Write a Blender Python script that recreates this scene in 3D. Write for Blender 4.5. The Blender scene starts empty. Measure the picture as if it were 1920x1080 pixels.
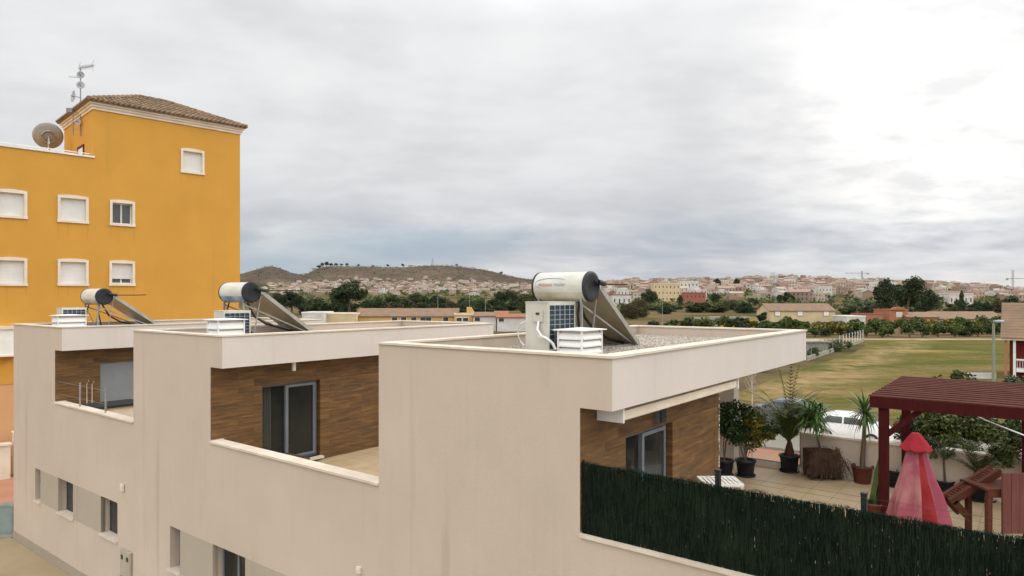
import bpy, math, random
from mathutils import Vector, Matrix
random.seed(7)
R = math.radians
scn = bpy.context.scene
col = scn.collection
F = 1275.0; V0 = 558.0; CH = 7.28           # focal length in photo pixels, horizon row, eye height
BX, BY = 0.613, 0.790
AX, AY = -0.790, 0.613
TH = math.atan2(BY, BX)                       # the row of houses: local x = q (towards the field), local y = p (along the row)
_l = math.hypot(1268, 1275); B2 = (1268/_l, 1275/_l); A2 = (-B2[1], B2[0])
TH2 = math.atan2(B2[1], B2[0]); F0 = (-20.9, 28.0)
FR = {'W': (0, 0, 0), 'H': (TH, 0, 0), 'Y': (TH2, F0[0], F0[1])}

def towld(fr, x, y, z=0):
    a, ox, oy = FR[fr]; c, s = math.cos(a), math.sin(a)
    return Vector((ox+c*x-s*y, oy+s*x+c*y, z))
def WH(x, y): return (x*math.cos(TH)+y*math.sin(TH), -x*math.sin(TH)+y*math.cos(TH))
def PA(u, q):                                  # p where sight line u meets the plane q
    r = (u-960)/F; t = q/(r*BX+BY); return t*(r*AX+AY)
def PB(u, p):
    r = (u-960)/F; t = p/(r*AX+AY); return t*(r*BX+BY)
def gx(u, d): return (u-960)/F*d
def gd(v, drop=CH): return drop*F/(v-V0)
def zz(v, d): return CH-(v-V0)*d/F
def YS(u):                                     # along the yellow facade
    r = (u-960)/F
    return (r*F0[1]-F0[0])/(B2[0]-r*B2[1])
def YZ(u, v):
    s = YS(u); d = F0[1]+B2[1]*s; return zz(v, d)

# ------------------------------------------------------------------ mesh helper
ORG = {}
class MB:
    def __init__(s): s.v = []; s.f = []; s.m = []; s.sm = []
    def add(s, vs, fs, m=0, sm=False):
        o = len(s.v); s.v += [tuple(a) for a in vs]
        for f in fs: s.f.append(tuple(i+o for i in f)); s.m.append(m); s.sm.append(sm)
        return s
    def box(s, x0, x1, y0, y1, z0, z1, m=0):
        vs = [(x, y, z) for z in (z0, z1) for y in (y0, y1) for x in (x0, x1)]
        return s.add(vs, [(0,2,3,1),(4,5,7,6),(0,1,5,4),(2,6,7,3),(0,4,6,2),(1,3,7,5)], m)
    def obox(s, p0, p1, w, h, m=0, up=(0,0,1)):    # beam from p0 to p1
        p0, p1 = Vector(p0), Vector(p1); d = (p1-p0).normalized(); up = Vector(up)
        if abs(d.dot(up)) > .98: up = Vector((1,0,0))
        sx = d.cross(up).normalized()*w/2; sy = sx.cross(d).normalized()*h/2
        vs = [p+a*sx+b*sy for p in (p0, p1) for a, b in ((-1,-1),(1,-1),(1,1),(-1,1))]
        return s.add(vs, [(0,1,2,3),(7,6,5,4),(0,4,5,1),(1,5,6,2),(2,6,7,3),(3,7,4,0)], m)
    def cyl(s, p0, p1, r0, r1=None, n=16, m=0, caps=True, sm=True):
        if r1 is None: r1 = r0
        p0, p1 = Vector(p0), Vector(p1); d = (p1-p0).normalized()
        up = Vector((0,0,1)) if abs(d.z) < .95 else Vector((1,0,0))
        a = d.cross(up).normalized(); b = a.cross(d)
        vs = []
        for p, r in ((p0, r0), (p1, r1)):
            for i in range(n):
                t = 2*math.pi*i/n; vs.append(p+a*math.cos(t)*r+b*math.sin(t)*r)
        s.add(vs, [(i, (i+1) % n, n+(i+1) % n, n+i) for i in range(n)], m, sm)
        if caps:
            s.add(vs[:n], [tuple(range(n))[::-1]], m); s.add(vs[n:], [tuple(range(n))], m)
        return s
    def tube(s, pts, r, n=8, m=0, r1=None):
        pts = [Vector(p) for p in pts]; k = len(pts); vs = []
        for j, p in enumerate(pts):
            d = (pts[min(j+1, k-1)]-pts[max(j-1, 0)]).normalized()
            up = Vector((0,0,1)) if abs(d.z) < .9 else Vector((1,0,0))
            a = d.cross(up).normalized(); b = a.cross(d)
            rr = r if r1 is None else r+(r1-r)*j/(k-1)
            for i in range(n):
                t = 2*math.pi*i/n; vs.append(p+a*math.cos(t)*rr+b*math.sin(t)*rr)
        fs = [(j*n+i, j*n+(i+1) % n, (j+1)*n+(i+1) % n, (j+1)*n+i) for j in range(k-1) for i in range(n)]
        return s.add(vs, fs, m, True)
    def lathe(s, c, prof, n=24, m=0, ax=None, jit=None):
        c = Vector(c); vs = []
        for j, (r, z) in enumerate(prof):
            for i in range(n):
                t = 2*math.pi*i/n; rr = r*(1+(jit(t, j) if jit else 0))
                vs.append((c.x+rr*math.cos(t), c.y+rr*math.sin(t), c.z+z))
        fs = [(j*n+i, j*n+(i+1) % n, (j+1)*n+(i+1) % n, (j+1)*n+i) for j in range(len(prof)-1) for i in range(n)]
        return s.add(vs, fs, m, True)
    def quad(s, a, b, c, d, m=0): return s.add([a, b, c, d], [(0,1,2,3)], m)
    def leaf(s, c, L, w, rnd, m=0, d=None):
        if d is None:
            d = Vector((rnd.gauss(0,1), rnd.gauss(0,1), rnd.gauss(0,.8)))
        d = d.normalized(); e = Vector((rnd.gauss(0,1), rnd.gauss(0,1), rnd.gauss(0,1)))
        e = d.cross(e).normalized()
        c = Vector(c)
        return s.add([c-d*L*.5, c+e*w*.5, c+d*L*.5, c-e*w*.5], [(0,1,2,3)], m)
    def obj(s, name, mats, parent=None, frame=None, org=None):
        if parent is not None and org is None: org = ORG[parent.name]
        org = org or (0,0,0)
        me = bpy.data.meshes.new(name)
        me.from_pydata([(a-org[0], b-org[1], c-org[2]) for a, b, c in s.v], [], s.f)
        if not isinstance(mats, (list, tuple)): mats = [mats]
        for mt in mats: me.materials.append(mt)
        me.polygons.foreach_set('material_index', s.m); me.polygons.foreach_set('use_smooth', s.sm)
        me.update()
        o = bpy.data.objects.new(name, me); col.objects.link(o)
        if parent is not None: o.parent = parent
        elif frame:
            o.location = towld(frame, *org); o.rotation_euler = (0, 0, FR[frame][0])
        ORG[o.name] = org
        return o

def tag(o, label=None, cat=None, group=None, kind=None):
    if label: o['label'] = label
    if cat: o['category'] = cat
    if group: o['group'] = group
    if kind: o['kind'] = kind
    return o
def T(name, label, cat, frame, org, group=None):
    o = bpy.data.objects.new(name, None); col.objects.link(o); o.empty_display_size = .3
    o.location = towld(frame, *org); o.rotation_euler = (0, 0, FR[frame][0]); ORG[o.name] = org
    return tag(o, label, cat, group)
def dup(r, loc, rz=None, sc=None, label=None, parent=None):
    c = r.copy(); col.objects.link(c)
    if parent is not None: c.parent = parent
    else:
        c.location = loc
        if rz is not None: c.rotation_euler = (0, 0, rz)
        if sc is not None: c.scale = sc if isinstance(sc, tuple) else (sc, sc, sc)
        if label: c['label'] = label
    for ch in list(r.children): dup(ch, None, parent=c)
    return c

# ------------------------------------------------------------------ materials
def newmat(name):
    m = bpy.data.materials.new(name); m.use_nodes = True
    nt = m.node_tree; return m, nt, nt.nodes['Principled BSDF']
def N(nt, t, **k):
    n = nt.nodes.new(t)
    for a, b in k.items(): setattr(n, a, b)
    return n
def L(nt, a, b): nt.links.new(a, b)
def coords(nt, scale=(1,1,1), src='Object'):
    tc = N(nt, 'ShaderNodeTexCoord'); mp = N(nt, 'ShaderNodeMapping')
    L(nt, tc.outputs[src], mp.inputs[0]); mp.inputs['Scale'].default_value = scale
    return mp.outputs[0]
def noise(nt, vec, scale, detail=4, rough=.55, dist=0):
    n = N(nt, 'ShaderNodeTexNoise'); L(nt, vec, n.inputs['Vector'])
    n.inputs['Scale'].default_value = scale; n.inputs['Detail'].default_value = detail
    n.inputs['Roughness'].default_value = rough; n.inputs['Distortion'].default_value = dist
    return n.outputs['Fac']
def ramp(nt, fac, stops, interp='LINEAR'):
    r = N(nt, 'ShaderNodeValToRGB'); L(nt, fac, r.inputs[0]); e = r.color_ramp.elements
    r.color_ramp.interpolation = interp
    while len(e) < len(stops): e.new(.5)
    for i, (p, c) in enumerate(stops):
        e[i].position = p; e[i].color = (c[0], c[1], c[2], 1) if not isinstance(c, (int, float)) else (c, c, c, 1)
    return r.outputs[0]
def mix(nt, fac, a, b, mode='MIX'):
    m = N(nt, 'ShaderNodeMix', data_type='RGBA', blend_type=mode)
    for i, x in ((0, fac), (6, a), (7, b)):
        if isinstance(x, (int, float)): m.inputs[i].default_value = x if i == 0 else (x, x, x, 1)
        elif isinstance(x, tuple): m.inputs[i].default_value = (*x, 1)
        else: L(nt, x, m.inputs[i])
    return m.outputs[2]
def mth(nt, op, a, b=None):
    m = N(nt, 'ShaderNodeMath', operation=op)
    for i, x in ((0, a), (1, b)):
        if x is None: continue
        if isinstance(x, (int, float)): m.inputs[i].default_value = x
        else: L(nt, x, m.inputs[i])
    return m.outputs[0]
def bump(nt, bs, h, dist=.01, st=.5):
    b = N(nt, 'ShaderNodeBump'); L(nt, h, b.inputs['Height'])
    b.inputs['Distance'].default_value = dist; b.inputs['Strength'].default_value = st
    L(nt, b.outputs[0], bs.inputs['Normal'])
def MAT(name, c1, c2=None, scale=4, rough=.8, bmp=0, bscale=40, metal=0, stretch=(1,1,1), spec=.3, lo=.35, hi=.65, island=0, rnd=0):
    m, nt, bs = newmat(name); c2 = c2 or tuple(x*.82 for x in c1)
    vec = coords(nt, stretch)
    f = noise(nt, vec, scale)
    c = ramp(nt, f, [(lo, c1), (hi, c2)])
    if island:
        g = N(nt, 'ShaderNodeNewGeometry')
        c = mix(nt, 1.0, c, ramp(nt, g.outputs['Random Per Island'], [(0, 1-island), (1, 1+island)]), 'MULTIPLY')
    if rnd:
        oi = N(nt, 'ShaderNodeObjectInfo')
        c = mix(nt, 1.0, c, ramp(nt, oi.outputs['Random'], [(0, (1-rnd,1-rnd*.8,1-rnd)), (1, (1+rnd,1+rnd*.7,1+rnd*.4))]), 'MULTIPLY')
    L(nt, c, bs.inputs['Base Color'])
    bs.inputs['Roughness'].default_value = rough; bs.inputs['Metallic'].default_value = metal
    bs.inputs['Specular IOR Level'].default_value = spec
    if bmp: bump(nt, bs, noise(nt, vec, bscale, 3), bmp)
    return m
def plaster(name, c, dirty=.25, streakcol=None, st=1.0, vertical=True):
    m, nt, bs = newmat(name)
    o = coords(nt)
    big = noise(nt, o, .55, 5, .6)
    col1 = ramp(nt, big, [(.3, tuple(x*.93 for x in c)), (.7, tuple(min(1, x*1.04) for x in c))])
    sv = coords(nt, (7, 7, .22)); stn = noise(nt, sv, 1.0, 4, .6)
    patch = noise(nt, o, .9, 2)
    fac = mth(nt, 'MULTIPLY', ramp(nt, stn, [(.53, 0.), (.74, 1.)]), ramp(nt, patch, [(.42, 0.), (.62, 1.)]))
    fac = mth(nt, 'MULTIPLY', fac, dirty*.55)
    c2 = mix(nt, fac, col1, streakcol or tuple(x*.55 for x in c))
    fine = noise(nt, o, 30, 4, .7)
    c3 = mix(nt, 1.0, c2, ramp(nt, fine, [(.3, .965), (.7, 1.03)]), 'MULTIPLY')
    run = noise(nt, coords(nt, (2.2, 2.2, .12)), 1.0, 3, .5); blot = noise(nt, coords(nt, (1,1,.5)), .38, 3)
    f2 = mth(nt, 'MULTIPLY', mth(nt, 'MULTIPLY', ramp(nt, run, [(.60, 0.), (.68, 1.)]), ramp(nt, blot, [(.45, 0.), (.62, 1.)])), dirty)
    c3 = mix(nt, f2, c3, streakcol or tuple(x*.62 for x in c))
    L(nt, c3, bs.inputs['Base Color']); bs.inputs['Roughness'].default_value = .92
    bs.inputs['Specular IOR Level'].default_value = .15
    bump(nt, bs, noise(nt, o, 90, 3, .7), .006, .6*st)
    return m
m_wall = plaster('cream_plaster', (.525, .438, .352), .32)
m_fascia = plaster('pale_plaster', (.605, .555, .50), .22, (.40, .32, .22))
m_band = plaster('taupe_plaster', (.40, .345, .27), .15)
m_skirt = plaster('skirt_plaster', (.34, .29, .22), .5)
m_yel = plaster('ochre_plaster', (.575, .30, .056), .40, (.45, .25, .06))
m_peach = plaster('peach_plaster', (.60, .34, .17), .2)
m_red = plaster('red_plaster', (.16, .024, .02), .3)
m_stone = MAT('cream_stone', (.66,.58,.47), (.56,.48,.38), 3, .55, .002, 60)
m_ytrim = MAT('cream_trim', (.74,.66,.54), (.66,.57,.45), 2, .7)
m_white = MAT('white_paint', (.78,.77,.73), (.66,.65,.60), 2, .5)
m_shut = MAT('white_shutter', (.74,.73,.68), (.68,.67,.62), 1.5, .5)
m_alu = MAT('grey_aluminium', (.165,.185,.21), (.14,.155,.18), 3, .45)
m_lowsh = MAT('slate_shutter', (.075,.07,.065), (.06,.056,.05), 3, .7, spec=.1)
m_steel = MAT('galvanised_steel', (.42,.42,.41), (.30,.30,.29), 8, .45, metal=.7)
m_black = MAT('black_rubber', (.018,.018,.02), (.03,.03,.032), 5, .6)
m_capbk = MAT('black_plastic_cap', (.016,.017,.02), (.028,.028,.032), 6, .5)
m_tank = MAT('tank_enamel', (.60,.59,.52), (.50,.48,.40), 2.2, .38, stretch=(1,1,3))
m_tanklow = MAT('weathered_tank_base', (.42,.38,.27), (.56,.53,.42), 3, .5)
m_bluetank = MAT('blue_tank_base', (.10,.24,.42), (.4,.45,.5), 3, .4)
m_colback = MAT('collector_back', (.46,.40,.27), (.33,.27,.165), 1.2, .4, metal=.2)
m_colfr = MAT('collector_frame', (.46,.44,.39), (.36,.34,.29), 3, .45, metal=.5)
m_colgl = MAT('collector_glass', (.01,.015,.03), (.015,.02,.04), 3, .08, spec=.6)
m_acw = MAT('ac_casing', (.56,.54,.46), (.49,.47,.39), 2, .5)
m_acd = MAT('ac_coil', (.016,.042,.07), (.01,.026,.045), 30, .5)
m_hose = MAT('white_hose', (.75,.74,.70), None, 6, .5)
m_pvc = MAT('vent_slats', (.80,.79,.76), (.72,.71,.67), 2, .45)
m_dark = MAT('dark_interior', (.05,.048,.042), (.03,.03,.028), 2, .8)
m_curtain = MAT('pale_curtain', (.62,.64,.56), (.45,.47,.42), 4, .9, stretch=(9,9,.3))
m_greensc = MAT('green_strand', (.0065,.0132,.0080), (.0115,.020,.0105), 2.5, .8, island=.75, spec=.1)
m_greentop = MAT('green_strand_tip', (.008,.034,.024), (.014,.03,.015), 5, .8, island=.5, spec=.1)
m_dkgreen = MAT('dark_green_metal', (.010,.014,.015), None, 5, .5)
m_wire = MAT('green_wire', (.03,.07,.045), None, 5, .5)
m_woodred = MAT('red_stained_wood', (.062,.012,.012), (.042,.008,.008), 3, .9, .002, 60, stretch=(1,8,1), lo=.3, hi=.7, spec=.05)
m_slat = MAT('worn_pergola_slat', (.115,.045,.035), (.06,.02,.016), 2.5, .9, .002, 60, stretch=(8,1,8), lo=.3, hi=.7, spec=.05)
m_pinkwood = MAT('faded_board', (.155,.058,.045), (.12,.04,.032), 3, .85, stretch=(6,6,.6))
m_brownwood = MAT('brown_stained_wood', (.10,.028,.013), (.065,.018,.009), 3, .75, stretch=(2,2,2))
m_potbk = MAT('black_pot', (.012,.014,.018), (.02,.022,.026), 5, .5)
m_potbr = MAT('terracotta_pot', (.13,.036,.026), (.10,.028,.02), 5, .65)
m_soil = MAT('potting_soil', (.05,.035,.025), None, 20, .95, .01)
m_bark = MAT('bark', (.16,.12,.085), (.09,.065,.045), 6, .9, .01, 20, stretch=(3,3,.5))
m_palmb = MAT('palm_base', (.085,.038,.020), (.05,.026,.016), 15, .9, .02, 30)
m_ficus = MAT('ficus_leaf', (.017,.042,.011), (.035,.070,.016), 5, .5, island=.5)
m_lemon = MAT('lemon_leaf', (.055,.075,.010), (.20,.165,.015), 3, .5, island=.4)
m_palm = MAT('palm_leaf', (.045,.070,.014), (.085,.10,.022), 3, .5, island=.35)
m_palmdry = MAT('dry_palm_leaf', (.14,.12,.045), (.09,.09,.03), 3, .6, island=.35)
m_yucca = MAT('yucca_leaf', (.055,.125,.022), (.10,.16,.035), 3, .45, island=.35)
m_dry = MAT('dry_tendrils', (.085,.048,.028), (.05,.03,.02), 5, .9, island=.4)
m_cactus = MAT('cactus_skin', (.07,.11,.028), (.05,.085,.022), 6, .6)
m_olive = MAT('olive_leaf', (.06,.075,.038), (.085,.10,.05), 3, .6, island=.4)
m_treel = MAT('street_tree_leaf', (.085,.10,.018), (.035,.050,.010), 1.5, .55, island=.45)
m_pine = MAT('pine_needles', (.026,.040,.015), (.040,.058,.018), .3, .8, island=.35, rnd=.25)
m_bush = MAT('orchard_leaf', (.045,.075,.014), (.075,.10,.018), .3, .7, island=.4, rnd=.35)
m_dkleaf = MAT('dark_broadleaf', (.030,.052,.014), (.050,.070,.018), .3, .8, island=.35, rnd=.3)
m_auburn = MAT('autumn_leaf', (.085,.062,.025), (.065,.062,.024), .3, .8, island=.4, rnd=.3)
m_yelleaf = MAT('yellow_leaf', (.20,.155,.018), (.11,.11,.018), .4, .7, island=.35)
m_umb1 = MAT('faded_red_canvas', (.20,.012,.016), (.25,.028,.032), 4, .9, spec=.1)
m_umb2 = MAT('bleached_pink_canvas', (.36,.165,.145), (.27,.065,.09), 2.6, .9, lo=.38, hi=.6)
m_umb3 = MAT('cap_red_canvas', (.27,.022,.030), (.21,.016,.021), 6, .9, spec=.1)
m_umb4 = MAT('pink_canvas', (.30,.075,.10), (.25,.045,.075), 2.6, .9)
m_bluish = MAT('lamp_head_grey', (.28,.32,.36), None, 5, .4)
m_pole = MAT('painted_pole', (.21,.24,.18), (.18,.20,.15), 5, .5)
m_cab = MAT('green_grey_cabinet', (.24,.28,.255), (.20,.24,.22), 5, .5)
m_asph = MAT('asphalt', (.13,.125,.115), (.17,.16,.145), .8, .9, .006, 30)
m_pave = MAT('beige_paving', (.36,.285,.175), (.28,.22,.13), .5, .9, .004, 25)
m_gpatch = MAT('grey_concrete', (.26,.245,.22), (.32,.30,.26), 1.0, .9, .004, 25)
m_pink = MAT('red_paving', (.42,.215,.13), (.37,.18,.11), 1, .9)
m_conc = MAT('pale_concrete', (.32,.295,.245), (.26,.24,.20), .6, .9)
m_ylmark = MAT('yellow_marking', (.6,.42,.05), None, 4, .8)
m_ant = MAT('antenna_metal', (.26,.25,.25), (.20,.19,.19), 9, .5, metal=.3)
m_dish = MAT('dish_grey', (.34,.335,.325), (.29,.275,.25), 2, .6)
m_dishw = MAT('dish_white', (.42,.42,.43), None, 3, .6)
m_orange = MAT('orange_render', (.38,.165,.085), (.32,.14,.07), .5, .9)
m_creamr = MAT('farm_cream_render', (.60,.47,.27), (.5,.40,.24), .4, .9)
m_ochr = MAT('farm_ochre_render', (.62,.38,.15), (.5,.32,.13), .3, .9)
m_whr = MAT('farm_white_render', (.62,.60,.55), (.48,.45,.40), .4, .9)
m_yelr = MAT('bright_yellow_render', (.62,.38,.03), (.55,.34,.05), .4, .9)
m_tealr = MAT('grey_green_render', (.30,.32,.27), (.24,.25,.2), .3, .9)
m_troof = MAT('old_tiles_far', (.24,.145,.085), (.17,.12,.08), .8, .9, stretch=(1,1,1))
m_troof2 = MAT('orange_tiles_far', (.30,.125,.065), (.25,.105,.06), .8, .9)
m_win = MAT('far_window', (.05,.05,.055), None, 1, .3)
m_brick = MAT('brick_red', (.34,.11,.08), (.28,.10,.07), .3, .9)

def glassmat(name, tint=(.05,.06,.07), rough=.03, alpha=.35):
    m, nt, bs = newmat(name)
    bs.inputs['Base Color'].default_value = (*tint, 1); bs.inputs['Roughness'].default_value = rough
    bs.inputs['Alpha'].default_value = alpha; bs.inputs['IOR'].default_value = 1.5
    return m
m_glass = glassmat('window_glass', (.032,.035,.032), .03, .45)
m_ypane = glassmat('street_window_glass', (.10,.105,.11), .05, .8)
m_bal = glassmat('balustrade_glass', (.30,.36,.33), .03, .22)
m_carg = glassmat('car_glass', (.02,.025,.03), .04, .9)
def paint(name, c, rough=.3):
    m, nt, bs = newmat(name); bs.inputs['Base Color'].default_value = (*c, 1)
    bs.inputs['Roughness'].default_value = rough; bs.inputs['Coat Weight'].default_value = .5
    return m
m_carw = paint('white_car_paint', (.80,.80,.79)); m_card = paint('grey_car_paint', (.055,.06,.065))
m_rim = paint('wheel_rim', (.4,.4,.4)); m_lens = paint('lamp_lens', (.6,.6,.6), .1); m_redlens = paint('tail_lens', (.35,.01,.01), .1)

# wood-look cladding
def cladding():
    m, nt, bs = newmat('wood_look_tiles')
    tc = N(nt, 'ShaderNodeTexCoord'); sp = N(nt, 'ShaderNodeSeparateXYZ'); L(nt, tc.outputs['Object'], sp.inputs[0])
    cb = N(nt, 'ShaderNodeCombineXYZ')
    L(nt, mth(nt, 'ADD', sp.outputs[0], sp.outputs[1]), cb.inputs[0]); L(nt, sp.outputs[2], cb.inputs[1])
    br = N(nt, 'ShaderNodeTexBrick'); L(nt, cb.outputs[0], br.inputs['Vector'])
    br.inputs['Scale'].default_value = 1; br.inputs['Brick Width'].default_value = .95; br.inputs['Row Height'].default_value = .155
    br.inputs['Mortar Size'].default_value = .002; br.inputs['Color1'].default_value = (.0,.0,.0,1); br.inputs['Color2'].default_value = (1,1,1,1)
    br.inputs['Mortar'].default_value = (.3,.3,.3,1); br.offset = .37
    mp = N(nt, 'ShaderNodeMapping'); L(nt, cb.outputs[0], mp.inputs[0]); mp.inputs['Scale'].default_value = (1.6, 17, 1)
    # offset grain per tile
    av = N(nt, 'ShaderNodeVectorMath', operation='ADD'); L(nt, mp.outputs[0], av.inputs[0])
    sc = N(nt, 'ShaderNodeVectorMath', operation='SCALE'); L(nt, br.outputs['Color'], sc.inputs[0]); sc.inputs['Scale'].default_value = 9
    L(nt, sc.outputs[0], av.inputs[1])
    g = noise(nt, av.outputs[0], 1.0, 6, .62, .5)
    c = ramp(nt, g, [(.28, (.045,.024,.010)), (.45, (.108,.054,.016)), (.58, (.155,.080,.024)), (.75, (.235,.132,.046))])
    t = ramp(nt, br.outputs['Color'], [(0, (.84,.85,.87)), (.5, (1.0,.98,.96)), (1, (1.14,1.09,1.02))])
    c = mix(nt, 1.0, c, t, 'MULTIPLY')
    c = mix(nt, mth(nt, 'MULTIPLY', br.outputs['Fac'], .45), c, (.04,.025,.015))
    L(nt, c, bs.inputs['Base Color']); bs.inputs['Roughness'].default_value = .55
    return m
m_clad = cladding()
def tiles(name, c1, c2, size, grout):
    m, nt, bs = newmat(name); v = coords(nt)
    br = N(nt, 'ShaderNodeTexBrick'); L(nt, v, br.inputs['Vector']); br.offset = 0
    br.inputs['Scale'].default_value = 1; br.inputs['Brick Width'].default_value = size; br.inputs['Row Height'].default_value = size
    br.inputs['Mortar Size'].default_value = .006
    br.inputs['Color1'].default_value = (*c1, 1); br.inputs['Color2'].default_value = (*c2, 1); br.inputs['Mortar'].default_value = (*grout, 1)
    c = mix(nt, 1.0, br.outputs['Color'], ramp(nt, noise(nt, v, 2.2, 5), [(.3, .86), (.7, 1.08)]), 'MULTIPLY')
    L(nt, c, bs.inputs['Base Color']); bs.inputs['Roughness'].default_value = .5
    return m
m_floor = tiles('terrace_tiles', (.46,.345,.205), (.43,.32,.19), .45, (.27,.19,.11))
def gravelm():
    m, nt, bs = newmat('roof_gravel'); v = coords(nt)
    vo = N(nt, 'ShaderNodeTexVoronoi'); L(nt, v, vo.inputs['Vector']); vo.inputs['Scale'].default_value = 22
    c = ramp(nt, vo.outputs['Color'], [(0, (.24,.20,.155)), (.5, (.38,.33,.27)), (1, (.52,.46,.39))])
    c = mix(nt, 1.0, c, ramp(nt, noise(nt, v, 1.3, 4), [(.3, .8), (.7, 1.1)]), 'MULTIPLY')
    L(nt, c, bs.inputs['Base Color']); bs.inputs['Roughness'].default_value = .95
    bump(nt, bs, vo.outputs['Distance'], .03, 1.0)
    return m
m_gravel = gravelm()
def tilem():
    m, nt, bs = newmat('clay_roof_tiles'); v = coords(nt)
    g = N(nt, 'ShaderNodeNewGeometry')
    c = ramp(nt, g.outputs['Random Per Island'], [(0, (.15,.098,.055)), (.5, (.235,.155,.085)), (1, (.32,.20,.11))])
    c = mix(nt, ramp(nt, noise(nt, v, 1.1, 5), [(.4, 0.), (.65, .65)]), c, (.13,.10,.06))
    L(nt, c, bs.inputs['Base Color']); bs.inputs['Roughness'].default_value = .9
    return m
m_tile = tilem()

def groundmat():
    m, nt, bs = newmat('open_land')
    g = N(nt, 'ShaderNodeNewGeometry'); pos = g.outputs['Position']
    sp = N(nt, 'ShaderNodeSeparateXYZ'); L(nt, pos, sp.inputs[0])
    big = noise(nt, pos, .012, 5, .6); mid = noise(nt, pos, .09, 5, .65)
    flat = ramp(nt, big, [(.35, (.17,.125,.07)), (.5, (.115,.088,.045)), (.62, (.065,.065,.028))])
    flat = mix(nt, 1.0, flat, ramp(nt, mid, [(.3, .65), (.7, 1.3)]), 'MULTIPLY')
    hb = noise(nt, pos, .006, 6, .65)
    hill = ramp(nt, hb, [(.3, (.078,.055,.041)), (.5, (.102,.074,.054)), (.68, (.145,.112,.072))])
    vo = noise(nt, pos, .045, 6, .8)
    hill = mix(nt, ramp(nt, vo, [(.50, 0.), (.62, .75)]), hill, (.040,.042,.028))
    rk = noise(nt, pos, .03, 3, .7)
    hill = mix(nt, ramp(nt, rk, [(.62, 0.), (.75, .5)]), hill, (.20,.165,.12))
    c = mix(nt, ramp(nt, mth(nt, 'DIVIDE', sp.outputs[2], 130.), [(.15, 0.), (.35, 1.)]), flat, hill)
    L(nt, c, bs.inputs['Base Color']); bs.inputs['Roughness'].default_value = 1; bs.inputs['Specular IOR Level'].default_value = 0
    return m
m_ground = groundmat()
def fieldmat():
    m, nt, bs = newmat('grass_field')
    v = coords(nt); sv = coords(nt, (.35, 1.0, 1))
    a = noise(nt, sv, .16, 6, .62, .4); b = noise(nt, v, 1.2, 5, .7); d = noise(nt, v, .05, 3)
    c = ramp(nt, a, [(.32, (.070,.078,.020)), (.44, (.115,.100,.030)), (.52, (.175,.125,.050)), (.64, (.27,.185,.090))])
    c = mix(nt, ramp(nt, d, [(.33, 0.), (.55, .68)]), c, (.080,.092,.028))
    c = mix(nt, 1.0, c, ramp(nt, b, [(.3, .75), (.7, 1.2)]), 'MULTIPLY')
    g = N(nt, 'ShaderNodeNewGeometry'); sp = N(nt, 'ShaderNodeSeparateXYZ'); L(nt, g.outputs['Position'], sp.inputs[0])
    ds = mth(nt, 'ADD', mth(nt, 'MULTIPLY', sp.outputs[0], .80), mth(nt, 'MULTIPLY', sp.outputs[1], -.60))      # worn wheel track across the field
    ds = mth(nt, 'ABSOLUTE', mth(nt, 'ADD', ds, mth(nt, 'MULTIPLY', mth(nt, 'SUBTRACT', noise(nt, v, .09, 3), .5), 9.)))
    ds = mth(nt, 'ABSOLUTE', mth(nt, 'ADD', ds, 12.8)) if False else mth(nt, 'ABSOLUTE', mth(nt, 'SUBTRACT', ds, 14.5))
    tr = mth(nt, 'MULTIPLY', ramp(nt, mth(nt, 'DIVIDE', ds, 4.0), [(.0, 1.), (1., 0.)]), ramp(nt, noise(nt, v, .45, 6, .7), [(.40, 0.), (.60, 1.)]))
    c = mix(nt, mth(nt, 'MULTIPLY', tr, .8), c, (.33, .235, .125))
    tf = noise(nt, v, 3.5, 3, .8); c = mix(nt, ramp(nt, tf, [(.62, 0.), (.72, .5)]), c, (.06, .075, .02))
    L(nt, c, bs.inputs['Base Color']); bs.inputs['Roughness'].default_value = 1; bs.inputs['Specular IOR Level'].default_value = 0
    bump(nt, bs, noise(nt, v, 6, 4, .8), .08, .6)
    return m
m_field = fieldmat()
m_track = MAT('dry_track', (.36,.26,.155), (.24,.19,.10), .5, 1.0, .02, 8, spec=0)
def housem(name, stops):
    m, nt, bs = newmat(name)
    oi = N(nt, 'ShaderNodeObjectInfo'); g = N(nt, 'ShaderNodeNewGeometry')
    r = mth(nt, 'FRACT', mth(nt, 'ADD', mth(nt, 'MULTIPLY', oi.outputs['Random'], 1.0), g.outputs['Random Per Island']))
    c = ramp(nt, r if 'mass' in name else oi.outputs['Random'], stops, 'CONSTANT')
    c = mix(nt, 1.0, c, ramp(nt, noise(nt, coords(nt), .3, 3), [(.3, .85), (.7, 1.08)]), 'MULTIPLY')
    L(nt, c, bs.inputs['Base Color']); bs.inputs['Roughness'].default_value = .95
    return m
stp = [(0, (.42,.35,.27)), (.2, (.50,.46,.40)), (.38, (.36,.28,.21)), (.5, (.50,.40,.31)), (.64, (.29,.20,.145)), (.76, (.40,.27,.20)), (.84, (.56,.52,.47)), (.94, (.26,.18,.14))]
m_hw = housem('town_render', stp); m_hwm = housem('town_mass_render', stp)
rst = [(0, (.25,.155,.11)), (.3, (.31,.20,.145)), (.55, (.21,.15,.115)), (.75, (.38,.31,.245)), (.9, (.32,.21,.15))]
m_hr = housem('town_roof', rst); m_hrm = housem('town_mass_roof', rst)

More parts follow.
